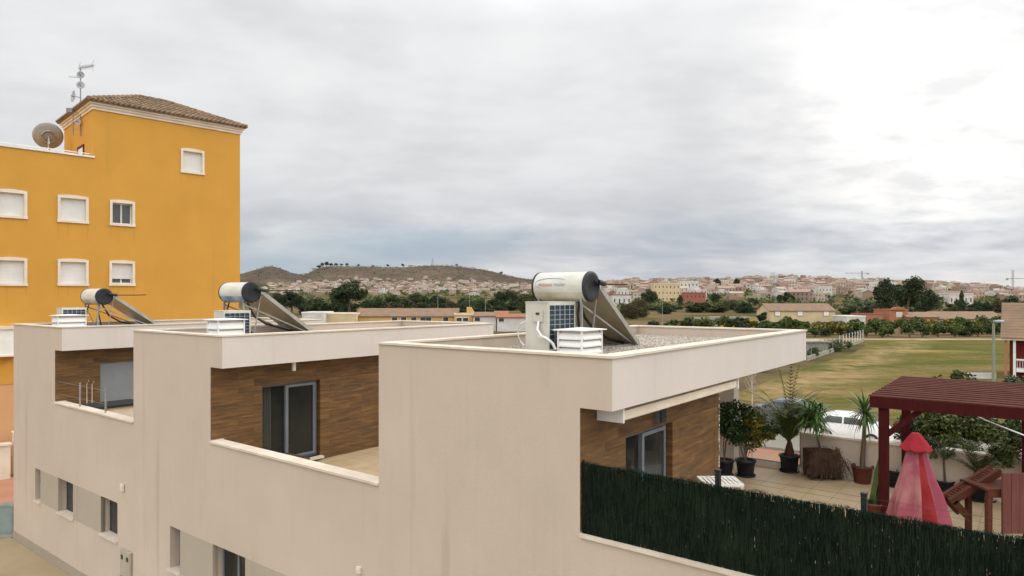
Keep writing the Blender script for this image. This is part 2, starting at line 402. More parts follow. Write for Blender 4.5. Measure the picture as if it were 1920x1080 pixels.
# ------------------------------------------------------------------ terrain
def lerp_tab(tab, x):
    if x <= tab[0][0]: return tab[0][1]
    for (a, ya), (b, yb) in zip(tab, tab[1:]):
        if x <= b:
            t = (x-a)/(b-a); return ya+(yb-ya)*t
    return tab[-1][1]
RL = [(-1500,545),(0,530),(400,520),(450,514),(480,507),(500,502),(512,501),(528,504),(545,511),(560,515),(578,513),(592,504),(605,500),(640,499),(700,501),(760,502),(790,499),(815,498),(850,499),(880,503),(905,507),(930,513),(960,519),(1000,525),(1050,531),(1130,536),(1300,541),(1600,546),(2000,551),(3000,553)]
RR = [(900,556),(1000,552),(1080,542),(1140,534),(1180,529),(1260,528),(1350,528),(1450,523),(1530,525),(1600,528),(1700,532),(1800,536),(1860,541),(1920,547),(2000,551),(2400,553)]
def sm(a, b, x):
    t = max(0, min(1, (x-a)/(b-a))); return t*t*(3-2*t)
def hz(x, y):
    if y < 440: return 0.
    u = 960+F*x/y
    zr = zz(lerp_tab(RL, u), 2600)
    k = zr/130
    zl = lerp_tab([(450,0),(700,4),(1000,13),(1400,27),(1700,38),(2000,52*(.4+.6*k)),(2250,zr*.72),(2450,zr*.92),(2600,zr),(3200,zr*.8),(6000,0)], y)
    z2 = zz(lerp_tab(RR, u), 1500)
    w = sm(980, 1120, u)
    zr2 = lerp_tab([(450,0),(600,z2*.05),(900,z2*.35),(1200,z2*.7),(1500,z2),(2000,z2*.8),(2600,zr)], y)
    if y > 2600: zr2 = zl
    z = zl*(1-w)+zr2*w
    n = math.sin(x*.011+y*.006)*math.sin(y*.013-x*.004)+.5*math.sin(x*.031+1)*math.sin(y*.027)
    z += n*min(1, max(0, (y-1800)/600))*5*(1 if y < 2500 else .25)
    return max(z, -.0)
def build_ground():
    ts = [-8,-5,-3.5,-2.5,-2,-1.6,-1.3]
    t = -1.1
    while t < 1.1001: ts.append(round(t, 5)); t += .0085
    ts += [1.3,1.6,2,2.5,3.5,5,8]
    ys = [-3600,-1000,-300,-60,-10,40,120,200,300,380,440,470,520,580,640,700,760,830,900,970,1050,1130,1200,1280,1360,1430,1500,1560,1640,1720,1800,1880,1960,2040,2120,2190,2250,2310,2370,2430,2480,2530,2570,2600,2650,2800,3200,4200,6000,12000]
    mb = MB(); vs = []
    for y in ys:
        for t in ts:
            x = t*max(y, 450); vs.append((x, y, hz(x, y)))
    n = len(ts)
    fs = [(j*n+i, j*n+i+1, (j+1)*n+i+1, (j+1)*n+i) for j in range(len(ys)-1) for i in range(n-1)]
    mb.add(vs, fs, 0, True)
    tag(mb.obj('ground', m_ground), kind='structure')
build_ground()
def sheet(name, pts, mat, z, frame='W'):
    mb = MB(); mb.add([(a, b, z) for a, b in pts], [tuple(range(len(pts)))])
    o = mb.obj(name, mat, frame=frame, org=(pts[0][0], pts[0][1], 0))
    return tag(o, kind='structure')
# streets beside and in front of the houses
sheet('side_street', [(-3,-6),(-3,60),(6.98,60),(6.98,-6)][::-1], m_pave, .004, 'H')
sheet('concrete_patch', [(5.0,12.6),(6.4,12.2),(6.6,19.2),(5.6,20.8),(4.6,19.0)][::-1], m_gpatch, .008, 'H')
sheet('yellow_line', [(4.05,14),(4.2,14),(4.2,24),(4.05,24)], m_ylmark, .012, 'H')
sheet('front_gardens', [(16,-8),(22,-8),(22,27),(16,27)], m_conc, .004, 'H')
sheet('red_pavement', [(24.4,-40),(33.5,-40),(33.5,60),(24.4,60)], m_pink, .008, 'H')
sheet('road', [(33.5,-40),(43,-40),(43,60),(33.5,60)], m_conc, .004, 'H')
sheet('red_pavement_corner', [(5.5,25.5),(20,25.5),(20,45),(5.5,45)], m_pink, .012, 'H')
fieldpts = [(15.5,49.5),(17.5,52.4),(30.3,70.3),(44,88),(56,107),(60,116),(86,116),(140,116),(190,80),(60,8),(40,20)]
sheet('grass_field', fieldpts[::-1], m_field, .010)
sheet('dirt_road', [(45,116.5),(200,116.5),(200,121),(45,121)], m_track, .010)
sheet('concrete_yard', [(gx(1816,61),61),(gx(1868,61),61),(gx(1868,66),66),(gx(1813,66),66)], m_gpatch, .016)
# raised kerb along the row and in front
kb = MB(); kb.box(33.35, 33.5, -40, 60, 0, .12); tag(kb.obj('kerb', m_conc, frame='H', org=(33.35,-40,0)), kind='structure')

# ------------------------------------------------------------------ the row of townhouses
Q0 = 6.98; QB = 11.46; QE = 15.30; ZF = 3.58; ZC = 4.40
def cells(mb, q0, q1, pr, zr, holes):
    ps = sorted(set([pr[0], pr[1]]+[h[i] for h in holes for i in (0, 1)])); zs = sorted(set([zr[0], zr[1]]+[h[i] for h in holes for i in (2, 3)]))
    for a, b in zip(ps, ps[1:]):
        for c, d in zip(zs, zs[1:]):
            pm, zm = (a+b)/2, (c+d)/2
            if any(h[0] < pm < h[1] and h[2] < zm < h[3] for h in holes): continue
            mb.box(q0, q1, a, b, c, d)
def cellsB(mb, p0, p1, qr, zr, holes):
    qs = sorted(set([qr[0], qr[1]]+[h[i] for h in holes for i in (0, 1)])); zs = sorted(set([zr[0], zr[1]]+[h[i] for h in holes for i in (2, 3)]))
    for a, b in zip(qs, qs[1:]):
        for c, d in zip(zs, zs[1:]):
            qm, zm = (a+b)/2, (c+d)/2
            if any(h[0] < qm < h[1] and h[2] < zm < h[3] for h in holes): continue
            mb.box(a, b, p0, p1, c, d)
WT, WB = 2.41, 1.50
GD = {1: .21, 2: .29, 3: .29}
def window_in(root, q, p0, p1, z0, z1, mode):
    fr = MB(); w = .05
    fr.box(q, q+.05, p0, p0+w, z0, z1); fr.box(q, q+.05, p1-w, p1, z0, z1)
    fr.box(q, q+.05, p0+w, p1-w, z0, z0+w); fr.box(q, q+.05, p0+w, p1-w, z1-w, z1)
    if p1-p0 > .8: fr.box(q, q+.05, (p0+p1)/2-.03, (p0+p1)/2+.03, z0+w, z1-w)
    o = fr.obj('window', m_lowsh if mode == 'shutter' else m_alu, root)
    if mode == 'shutter':
        s = MB(); n = 9
        for i in range(n):
            a = z0+w+(z1-z0-2*w)*i/n; b = z0+w+(z1-z0-2*w)*(i+1)/n
            s.box(q+.012, q+.04, p0+w, p1-w, a+.004, b)
        s.obj('shutter', m_lowsh, o)
    else:
        s = MB(); s.box(q+.02, q+.028, p0+w, p1-w, z0+w, z1-w); s.obj('pane', m_glass, o)
    return o
def house(i, pe, pf, pw, pz, drop, holes, label, door):
    q0 = Q0+.012*(i-1); zt = CH-drop; zs = zt-.647
    root = T('townhouse', label, 'house', 'H', (q0, pw, 0), 'white townhouses in a row')
    w = MB(); hs = [(a, b, WB, WT) for a, b in holes]
    cells(w, q0, q0+.28, (pe, pz), (.0, ZF-.15), hs)
    w.box(q0, q0+.2, pe, pw, ZF-.15, ZC)                      # parapet in front of the terrace
    w.box(q0, q0+.28, pw, pz, ZF-.15, zs)
    w.box(q0+.28, QB, pz-.2, pz, 0, zs); w.box(QB-.2, QB, pw, pz-.2, ZF, zs)
    w.box(q0+.28, QE, pe, pe+.2, 0, ZF-.15)
    w.box(QE-.2, QE, pe+.2, pz, 0, ZF-.15)
    w.obj('wall', m_wall, root)
    # sills and taupe painted bands between the low windows
    for a, b in holes:
        s = MB(); s.box(q0-.05, q0+.2, a-.02, b+.02, WB-.04, WB+.006); s.obj('sill', m_stone, root)
        window_in(root, q0+.2, a, b, WB+.006, WT, 'shutter' if i == 3 else 'glass')
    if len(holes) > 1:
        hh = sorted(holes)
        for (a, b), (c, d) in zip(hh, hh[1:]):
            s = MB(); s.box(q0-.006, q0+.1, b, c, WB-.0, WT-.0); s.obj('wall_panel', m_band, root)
    bd = MB(); bd.box(q0-.02, q0-.001, pe, pz, 0, .25); bd.obj('skirting', m_skirt, root)
    # terrace slab and tiles
    s = MB(); s.box(q0+.28, QE, pe+.2, pz-.2, ZF-.15, ZF-.01); s.obj('floor_slab', m_conc, root)
    s = MB(); s.box(q0+.2, QE-.02, pe, pw, ZF-.01, ZF); s.box(QB, QE-.02, pw, pz-.2, ZF-.01, ZF); s.obj('terrace_floor', m_floor, root)
    c = MB(); c.box(q0-.035, q0+.235, pe, pw-.002, ZC, ZC+.04); c.obj('coping', m_stone, root)
    # clad side wall with the door opening
    dq0, dq1 = 8.13, 9.60; dz1 = CH-1.87
    w = MB(); cellsB(w, pw, pw+.25, (q0+.28, QB-.2), (ZF, zs), [(dq0, dq1, ZF+.1, dz1)])
    w.obj('clad_wall', m_clad, root)
    e = MB(); e.box(QB-.2, QB+.004, pw-.004, pw+.0, ZF, zs); e.obj('wall_edge', m_clad, root)
    e = MB(); e.box(q0+.004, q0+.28, pw-.004, pw, ZC+.05, zs-.0); e.obj('clad_return', m_clad, root)
    th = MB(); th.box(dq0-.02, dq1+.02, pw-.12, pw+.2, ZF+.05, ZF+.1); th.obj('threshold', m_stone, root)
    fr = MB(); y0, y1 = pw+.1, pw+.17; z0 = ZF+.1; k = .055
    fr.box(dq0, dq0+k, y0, y1, z0, dz1); fr.box(dq1-k-.03, dq1-.03, y0, y1, z0, dz1); fr.box(dq0+k, dq1-k-.03, y0, y1, dz1-k, dz1); fr.box(dq0+k, dq1-k-.03, y0, y1, z0, z0+k)
    d = fr.obj('door', m_alu, root)
    if door == 'shutter':
        s = MB(); n = 30
        for j in range(n):
            a = z0+(dz1-z0)*j/n; b = z0+(dz1-z0)*(j+1)/n; s.box(dq0+.02, dq1-.02, pw+.05, pw+.085, a+.003, b)
        s.obj('roller_shutter', MAT('grey_shutter', (.24,.26,.275), (.21,.23,.245), 2, .5), d)
    else:
        mid = dq0+(dq1-dq0)*.44
        s = MB(); s.box(mid-.035, mid+.035, y0-.03, y1-.03, z0+k, dz1-k); s.box(dq1-.14, dq1-.085, y0-.03, y1-.03, z0+k, dz1-k)
        s.box(mid+.035, dq1-.14, y0-.03, y1-.03, z0+k, z0+2*k); s.box(mid+.035, dq1-.14, y0-.03, y1-.03, dz1-2*k, dz1-k)
        s.obj('sliding_sash', m_alu, d)
        s = MB(); s.box(dq0+k, mid-.035, y0+.03, y0+.038, z0+k, dz1-k); s.box(mid+.035, dq1-.14, y0-.01, y0-.002, z0+2*k, dz1-2*k); s.obj('pane', m_glass, d)
        s = MB()
        for j in range(10):
            x = dq0+.12+j*.03; s.box(x, x+.025, pw+.30+.03*(j % 2), pw+.33+.03*(j % 2), z0+.05, dz1-.05)
        s.obj('curtain', m_curtain, d)
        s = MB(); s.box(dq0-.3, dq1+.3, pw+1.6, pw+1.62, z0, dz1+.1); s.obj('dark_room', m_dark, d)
    # roof: fascia ring, gravel tray, soffit, coping
    f = MB(); t = .2; pe2 = pz+.0
    f.box(q0, q0+t, pf, pe2, zs, zt-.03); f.box(QE-t, QE, pf, pe2, zs, zt-.03)
    f.box(q0+t, QE-t, pe2-t, pe2, zs, zt-.03)
    rf = f.obj('roof', m_wall, root)
    f = MB(); f.box(q0+t, QE-t, pf+.0, pf+t, zs, zt-.03); f.box(q0+.001, q0+t, pf-.004, pf, zs-.0, zt-.03); f.box(QE-t, QE, pf-.004, pf, zs, zt-.03)
    f.obj('fascia', m_fascia, rf)
    f = MB(); f.box(q0+t, QE-t, pf+t, pe2-t, zs+.02, zt-.36); f.obj('soffit', m_fascia, rf)
    f = MB(); gd_ = GD[i]; f.box(q0+t, QE-t, pf+t, pe2-t, zt-.36, zt-gd_)
    rg = random.Random(i)
    for _ in range(2600 if i == 1 else 500):
        x, y = rg.uniform(q0+.3, QE-.3), rg.uniform(pf+.3, pe2-.3); s_ = rg.uniform(.012, .03)
        f.add([(x-s_,y-s_,zt-gd_-.001),(x+s_,y-s_*.8,zt-gd_-.001),(x+s_*.7,y+s_,zt-gd_-.001),(x-s_,y+s_*.6,zt-gd_-.001),(x,y,zt-gd_-.001+s_*1.2)], [(0,1,4),(1,2,4),(2,3,4),(3,0,4)])
    f.obj('gravel', m_gravel, rf)
    c = MB(); o_ = .025
    c.box(q0-o_, q0+t+o_, pf-o_, pe2, zt-.03, zt); c.box(QE-t-o_, QE+o_, pf-o_, pe2, zt-.03, zt)
    c.box(q0+t+o_, QE-t-o_, pf-o_, pf+t+o_, zt-.03, zt); c.box(q0+t+o_, QE-t-o_, pe2-t-o_, pe2, zt-.03, zt)
    c.obj('roof_coping', m_stone, rf)
    cl = MB(); cl.box(14.55, 14.85, pw+.84, pw+1.2, ZF, zs+.02); cl.obj('column', m_fascia, root)
    return root, zt, q0
h3 = sorted([(PA(76,7.0), PA(65.5,7.0)), (PA(137,7.0), PA(109,7.0)), (PA(220,7.0), PA(189,7.0))])
h2 = sorted([(PA(338,6.99), PA(318.5,6.99)), (PA(460,6.99), PA(399,6.99)), (9.0, 9.9)])
h1 = sorted([(1.0,2.0),(4.2,5.2),(6.4,7.0)])
R1, zt1, q1 = house(1, -1.0, 3.94, 4.38, 8.0, .683, h1, 'nearest white townhouse, with the awning, potted plants and dark green screened terrace', 'glass')
R2, zt2, q2 = house(2, 8.0, 12.56, 13.0, 16.4, .735, h2, 'middle white townhouse with a glass sliding door on its empty wood clad terrace', 'glass')
R3, zt3, q3 = house(3, 16.4, 20.7, 21.2, 24.5, .785, h3, 'farthest white townhouse with a closed grey shutter, beside the yellow building', 'shutter')
# far front parapet and glass balustrade of terrace 1 (parts of that house), the others get a plain one
pg0, pg1 = PA(1505, QE), PA(1400, QE)
w = MB(); w.box(QE-.16, QE, -1.0, pg0, ZF, 4.385); w.box(QE-.16, QE, pg1, 8.0, ZF, 4.385); w.obj('front_parapet', m_wall, R1)
w = MB(); w.box(QE-.19, QE+.03, -1.0, pg0, 4.385, 4.425); w.box(QE-.19, QE+.03, pg1, 8.0, 4.385, 4.425); w.obj('front_coping', m_stone, R1)
w = MB(); w.box(QE-.16, QE, pg0, pg1, ZF, ZF+.12); w.obj('balustrade_kerb', m_stone, R1)
w = MB(); w.box(QE-.10, QE-.088, pg0+.03, pg1-.03, ZF+.14, 4.40); w.obj('glass_balustrade', m_bal, R1)
w = MB(); w.box(QE-.12, QE-.07, pg0, pg0+.03, ZF+.12, 4.42); w.box(QE-.12, QE-.07, pg1-.03, pg1, ZF+.12, 4.42); w.box(QE-.12, QE-.07, pg0+.03, pg1-.03, ZF+.12, ZF+.14); w.obj('balustrade_frame', m_alu, R1)
for rr, a, b in ((R2, 8.0, 16.2), (R3, 16.4, 24.3)):
    w = MB(); w.box(QE-.16, QE, a, b, ZF, 4.385); w.obj('front_parapet', m_wall, rr)
w = MB()
for a in range(24): w.box(q1+.2, QE-.2, -1.0, -.98, ZF, ZF+.08) if a == 0 else None
w.box(QE-.172, QE-.16, -1.0, pg0, ZF, ZF+.08); w.obj('floor_skirting', m_stone, R1)
# edge trim of the clad wall of house 1
w = MB()
for k in range(40):
    z = ZF+.02+k*.058
    if z > zt1-.75: break
    w.box(QB-.01, QB+.03, 4.37, 4.40, z, z+.045)
w.obj('mosaic_edge', MAT('mosaic', (.62,.56,.44), (.10,.08,.05), 14, .6, lo=.45, hi=.55), R1)

# ---- awning, lamps
zs1 = zt1-.647
aw = T('awning', 'white folded awning cassette under the roof edge of the nearest townhouse', 'awning', 'H', (7.45, 4.2, zs1-.2))
m = MB(); m.box(7.4, 11.35, 4.12, 4.37, zs1-.09, zs1-.004); m.obj('cassette', m_white, aw)
m = MB(); m.box(7.42, 11.33, 4.02, 4.12, zs1-.17, zs1-.06); m.box(7.42, 11.33, 4.05, 4.16, zs1-.19, zs1-.17); m.obj('front_bar', m_ytrim, aw)
for a in (7.36, 11.352): m = MB(); m.box(a, a+.038, 4.0, 4.37, zs1-.20, zs1-.004); m.obj('end_cap', m_white, aw)
m = MB(); m.box(7.6, 11.2, 4.16, 4.36, zs1-.125, zs1-.092); m.obj('folded_fabric', m_band, aw)
wl = T('wall_lamp', 'dark grey box lamp on the cladding below the awning', 'lamp', 'H', (9.05, 4.3, 5.5))
m = MB(); m.box(8.98, 9.16, 4.29, 4.377, zs1-.47, zs1-.27); m.obj('lamp_body', m_alu, wl)
m = MB(); m.box(8.985, 9.155, 4.27, 4.29, zs1-.465, zs1-.275); m.obj('lamp_glass', m_black, wl)
zs2 = zt2-.647
m = MB(); qh = PB(551, 12.75); m.box(qh-.03, qh+.03, 12.72, 12.78, zs2-.17, zs2-.004); m.cyl((qh,12.75,zs2-.17), (qh,12.75,zs2-.2), .04, n=12)
tag(m.obj('ceiling_lamp', m_white, frame='H', org=(qh,12.75,zs2)), 'small white lamp hanging under the middle townhouse roof edge', 'lamp')
# low tiled step beside the door of house 2
st = T('step_bench', 'low wood tiled bench in front of the middle townhouse sliding door', 'bench', 'H', (7.9, 12.6, ZF))
m = MB(); m.box(7.25, 8.75, 12.2, 12.99, ZF+.26, ZF+.31); m.obj('seat', m_clad, st)
m = MB(); m.box(7.28, 8.72, 12.23, 12.98, ZF+.001, ZF+.26); m.obj('base', m_dark, st)

# ---- solar water heaters
def solar(i, q, p, zt, ln, tilt_dq, label, lowmat, text=False):
    zg = zt-GD[i]
    root = T('solar_water_heater', label, 'water heater', 'H', (q+.5, p+ln/2, zg), 'solar water heaters on the flat roofs')
    zc = zt+.865; r = .253
    m = MB(); n = 48
    ps = [p+.02, p+.05, p+ln-.05, p+ln-.02]
    # enamel shell: upper and lower halves
    def half(a0, a1, r_):
        h = MB(); k = 26; vs = []
        for pp in ps:
            for j in range(k+1):
                t = a0+(a1-a0)*j/k; vs.append((q+r_*math.cos(t), pp, zc+r_*math.sin(t)))
        h.add(vs, [(a*(k+1)+j, a*(k+1)+j+1, (a+1)*(k+1)+j+1, (a+1)*(k+1)+j) for a in range(3) for j in range(k)], 0, True)
        return h
    tk = half(R(-22), R(202), r).obj('tank', m_tank, root)
    half(R(202), R(338), r-.003).obj('tank_belly', lowmat, tk)
    prof = [(0, 0), (.16, -.012), (r-.03, -.02), (r+.004, -.012), (r+.006, .028), (r-.02, .028)]
    for end, s in ((p+.02, 1), (p+ln-.02, -1)):
        c = MB(); vs = []
        for rr, o in prof:
            for j in range(n):
                t = 2*math.pi*j/n; vs.append((q+rr*math.cos(t), end+s*o, zc+rr*math.sin(t)))
        c.add(vs, [(a*n+j, a*n+(j+1) % n, (a+1)*n+(j+1) % n, (a+1)*n+j) for a in range(len(prof)-1) for j in range(n)], 0, True)
        c.obj('end_cap', m_capbk, tk)
    c = MB(); c.cyl((q+.10, p+.0, zc+.08), (q+.10, p-.06, zc+.08), .035, n=12); c.tube([(q+.10,p-.05,zc+.08),(q+.17,p-.06,zc+.07),(q+.27,p-.05,zc+.055),(q+.34,p-.03,zc+.05)], .045, 10)
    c.obj('pipe_elbow', m_black, root)
    c = MB(); c.tube([(q+.33,p-.03,zc+.05),(q+.9,p-.0,zc+.05),(q+1.25,p+.02,zc+.06)], .014, 8); c.obj('brown_rod', m_brownwood, root)  # added brown rod standing in for a far dark red roof edge
    # collector plate, tilted towards +q
    q_a, z_a = q+.31, zt+.86; q_b, z_b = q+.31+tilt_dq, zg+.04
    d = Vector((q_b-q_a, 0, z_b-z_a)); nrm = Vector((-d.z, 0, d.x)).normalized()
    if nrm.z < 0: nrm = -nrm
    dn = d.normalized()
    def slab(a, b, y0, y1, t0, t1):
        h = MB(); A = Vector((q_a, 0, z_a))+dn*a; B = Vector((q_a, 0, z_a))+dn*b; vs = []
        for P in (A, B):
            for y in (y0, y1):
                for t in (t0, t1): vs.append((P.x+nrm.x*t, y, P.z+nrm.z*t))
        h.add(vs, [(0,1,3,2),(4,6,7,5),(0,4,5,1),(2,3,7,6),(0,2,6,4),(1,5,7,3)]); return h
    D = d.length; ya, yb = p+.02, p+ln
    fr = MB()
    for a in (slab(0, D, ya, ya+.035, -.045, .045), slab(0, D, yb-.035, yb, -.045, .045), slab(0, .035, ya+.035, yb-.035, -.045, .045), slab(D-.035, D, ya+.035, yb-.035, -.045, .045)):
        fr.add(a.v, a.f)
    cf = fr.obj('collector_frame', m_colfr, root)
    slab(.035, D-.035, ya+.035, yb-.035, -.035, -.025).obj('collector_back', m_colback, cf)
    slab(.035, D-.035, ya+.035, yb-.035, .02, .03).obj('collector_glass', m_colgl, cf)
    # stand
    s = MB(); w = .035
    for y in (p+.12, p+ln-.1):
        s.obox((q-.15, y, zg), (q-.15, y, zc-.2), w, w); s.obox((q+.16, y, zc-.24), (q-.17, y, zc-.24), w, w)
        s.obox((q-.15, y, zc-.3), (q_b-.12, y+.0, zg+.06), .03, .03)
        s.obox((q+.30, y-.03, zc-.03), (q+.10, y-.03, zg+.005), .022, .022)
        s.obox((q-.15, y, zg+.02), (q_b, y, zg+.02), .03, .03)
    s.obox((q-.15, p+.12, zg+.1), (q-.15, p+ln-.1, zc-.3), .02, .02)
    s.obox((q_b, ya, zg+.02), (q_b, yb, zg+.02), .05, .05)
    s.obj('stand', m_steel, root)
    h = MB()
    h.tube([(q-.08,p+.2,zc-.25),(q-.1,p+.22,zc-.45),(q+.0,p+.25,zg+.25),(q+.3,p+.25,zg+.05)], .02, 8)
    h.tube([(q+.05,p+.3,zc-.25),(q+.25,p+.3,zg+.55),(q+.6,p+.35,zg+.35),(q_b-.45,p+.4,zg+.12),(q_b-.1,p+.3,zg+.05)], .026, 8)
    h.tube([(q-.1,p+ln-.25,zc-.25),(q-.2,p+ln-.2,zg+.4),(q-.15,p+ln-.1,zg+.05)], .018, 8)
    h.obj('hose', m_black, root)
    return root, (q, p, zc, r)
def flat_text(s, fn, mat, root, name, size, font_off=(0,0), squash=1.0):
    cu = bpy.data.curves.new('t', 'FONT'); cu.body = s; cu.size = size; cu.extrude = 0.0; cu.resolution_u = 3
    ob = bpy.data.objects.new('t', cu); col.objects.link(ob)
    dg = bpy.context.evaluated_depsgraph_get(); me = bpy.data.meshes.new_from_object(ob.evaluated_get(dg))
    mb = MB(); mb.add([fn(v.co.x*squash+font_off[0], v.co.y+font_off[1]) for v in me.vertices], [tuple(p.vertices) for p in me.polygons])
    bpy.data.objects.remove(ob); bpy.data.meshes.remove(me)
    return mb.obj(name, mat, root)
S1, (tq, tp, tz, tr) = solar(1, 9.76, 5.88, zt1, 1.08, 1.40, 'largest solar water heater, its cream tank lettered, on the nearest townhouse roof', m_tanklow)
# lettering wrapped on the tank
def wrap(x, y, k=.0035):
    t = math.pi-R(2)-y/tr; rr = tr+k
    return (tq+rr*math.cos(t), tp+.93-x, tz+rr*math.sin(t))
tank1 = [c for c in S1.children if c.name.startswith('tank')][0]
m_lr = MAT('logo_red', (.50,.10,.07), None, 5, .5); m_lb = MAT('logo_blue', (.17,.20,.30), None, 5, .5)
flat_text('delpaso', wrap, m_lr, tank1, 'lettering', .097, (.0, .0))
flat_text('solar', wrap, m_lb, tank1, 'lettering', .097, (.37, .0))
flat_text('•', wrap, m_lb, tank1, 'emblem', .12, (.327, -.012))
e = MB(); pts = []
for j in range(40):
    t = R(35)+R(200)*j/39; pts.append((.27+.34*math.cos(t), .045+.10*math.sin(t), .004+.010*math.sin(math.pi*j/39)))
for a, b in zip(pts, pts[1:]):
    e.add([wrap(a[0], a[1]-a[2]/2), wrap(b[0], b[1]-b[2]/2), wrap(b[0], b[1]+b[2]/2), wrap(a[0], a[1]+a[2]/2)], [(0,1,2,3)])
e.obj('emblem', m_lb, tank1)
S2, _ = solar(2, 9.30, 15.32, zt2, 1.12, 1.6, 'solar water heater with a blue bellied white tank on the middle townhouse roof', m_bluetank)
S3, _ = solar(3, 8.95, 23.0, zt3-.05, 1.18, 1.6, 'smallest solar water heater, on the farthest townhouse in front of the ochre wall', m_tanklow)

# ---- air conditioners
def ac(q, p, z, wq, dp, h, label):
    root = T('air_conditioner', label, 'air conditioner', 'H', (q+wq/2, p+dp/2, z), 'outdoor air conditioning units')
    m = MB(); m.box(q, q+wq, p+.012, p+dp, z+.05, z+h-.02); m.box(q-.008, q+wq+.008, p, p+dp+.006, z+h-.02, z+h)
    fw = .03
    m.box(q, q+fw, p, p+.012, z+.05, z+h-.02); m.box(q+wq-fw, q+wq, p, p+.012, z+.05, z+h-.02); m.box(q+fw, q+wq-fw, p, p+.012, z+.05, z+.08); m.box(q+fw, q+wq-fw, p, p+.012, z+h-.06, z+h-.02)
    b = m.obj('casing', m_acw, root)
    m = MB(); m.box(q+fw, q+wq-fw, p+.004, p+.012, z+.08, z+h-.06); m.obj('coil', m_acd, b)
    m = MB(); k = 5
    for j in range(1, k):
        x = q+fw+(wq-2*fw)*j/k; m.box(x-.0025, x+.0025, p-.006, p+.002, z+.08, z+h-.06)
    n = int(h/.085)
    for j in range(1, n):
        zz_ = z+.08+(h-.14)*j/n; m.box(q+fw, q+wq-fw, p-.004, p+.003, zz_-.0025, zz_+.0025)
    m.obj('grille', m_acw, b)
    m = MB(); m.box(q+.05, q+.09, p-.02, p+dp+.02, z, z+.05); m.box(q+wq-.09, q+wq-.05, p-.02, p+dp+.02, z, z+.05); m.obj('foot', m_steel, root)
    return root
A1 = ac(8.80, 6.10, zt1-GD[1], .78, .45, .83, 'air conditioner in front of the lettered tank on the nearest roof')
a = ORG[A1.name]; z1 = zt1-.12
m = MB(); m.box(8.775, 8.80, 6.20, 6.40, z1+.42, z1+.60); m.obj('valve_cover', m_acw, A1)
m = MB(); m.box(8.770, 8.775, 6.26, 6.33, z1+.53, z1+.565); m.obj('vent_slot', m_brownwood, A1)
m = MB(); m.tube([(8.79,6.28,z1+.42),(8.72,6.26,z1+.30),(8.68,6.16,z1+.20),(8.66,6.04,z1+.17),(8.70,5.96,z1+.10),(8.74,5.93,z1+.0)], .022, 10)
m.tube([(8.79,6.31,z1+.42),(8.73,6.28,z1+.25),(8.69,6.2,z1+.18),(8.68,6.1,z1+.15)], .014, 8)
m.tube([(8.82,6.55,z1+.42),(8.82,6.66,z1+.38),(8.82,6.72,z1+.28),(8.82,6.71,z1+.17),(8.80,6.64,z1+.08),(8.78,6.56,z1+.03)], .011, 8)
m.obj('hose', m_hose, A1)
A2_ = ac(8.08, 14.45, zt2-GD[2], .66, .42, .73, 'low air conditioner on the middle townhouse roof, behind the white vent box')
A3_ = ac(7.8, 23.05, zt3-GD[3], .66, .42, .77, 'low air conditioner on the farthest townhouse roof against the ochre wall')
# ---- louvred vent boxes
def ventbox(q, p, z, wq, wp, h, label):
    root = T('vent_box', label, 'vent', 'H', (q+wq/2, p+wp/2, z), 'white louvred vent boxes')
    m = MB(); t = .03
    for x in (q, q+wq-t):
        for y in (p, p+wp-t): m.box(x, x+t, y, y+t, z, z+h)
    m.obj('corner_posts', m_pvc, root)
    m = MB(); n = 3
    for j in range(n):
        a = z+.01+(h-.03)*j/n; b = a+(h-.03)/n*.8
        # slanted slats on each side
        m.add([(q-.012,p+t,a),(q-.012,p+wp-t,a),(q+.03,p+wp-t,b),(q+.03,p+t,b)], [(0,1,2,3)])
        m.add([(q-.012,p+t,a),(q-.012,p+wp-t,a),(q-.012,p+wp-t,a+.025),(q-.012,p+t,a+.025)], [(0,1,2,3)])
        m.add([(q+t,p-.012,a),(q+wq-t,p-.012,a),(q+wq-t,p+.03,b),(q+t,p+.03,b)], [(0,1,2,3)])
        m.add([(q+t,p-.012,a),(q+wq-t,p-.012,a),(q+wq-t,p-.012,a+.025),(q+t,p-.012,a+.025)], [(0,1,2,3)])
        m.add([(q+wq+.012,p+t,a),(q+wq+.012,p+wp-t,a),(q+wq-.03,p+wp-t,b),(q+wq-.03,p+t,b)], [(0,1,2,3)])
        m.add([(q+t,p+wp+.012,a),(q+wq-t,p+wp+.012,a),(q+wq-t,p+wp-.03,b),(q+t,p+wp-.03,b)], [(0,1,2,3)])
    m.obj('slats', m_pvc, root)
    m = MB(); m.box(q+.04, q+wq-.04, p+.04, p+wp-.04, z, z+h-.01); m.obj('core', m_acw, root)
    m = MB(); o = .05; m.box(q-o, q+wq+o, p-o, p+wp+o, z+h-.0, z+h+.015)
    c = (q+wq/2, p+wp/2, z+h+.045); m.add([(q-o,p-o,z+h+.016),(q+wq+o,p-o,z+h+.016),(q+wq+o,p+wp+o,z+h+.016),(q-o,p+wp+o,z+h+.016),c], [(0,1,4),(1,2,4),(2,3,4),(3,0,4)])
    m.obj('lid', m_pvc, root)
ventbox(8.86, 5.52, zt1-GD[1], .62, .46, .38, 'white louvred vent box nearest the roof corner, before the tilted collector')
ventbox(7.55, 13.73, zt2-GD[2], .62, .46, .54, 'white louvred vent box on the middle townhouse roof corner')
ventbox(7.5, 22.5, zt3-GD[3], .76, .45, .54, 'white louvred vent box on the farthest townhouse roof, left edge')

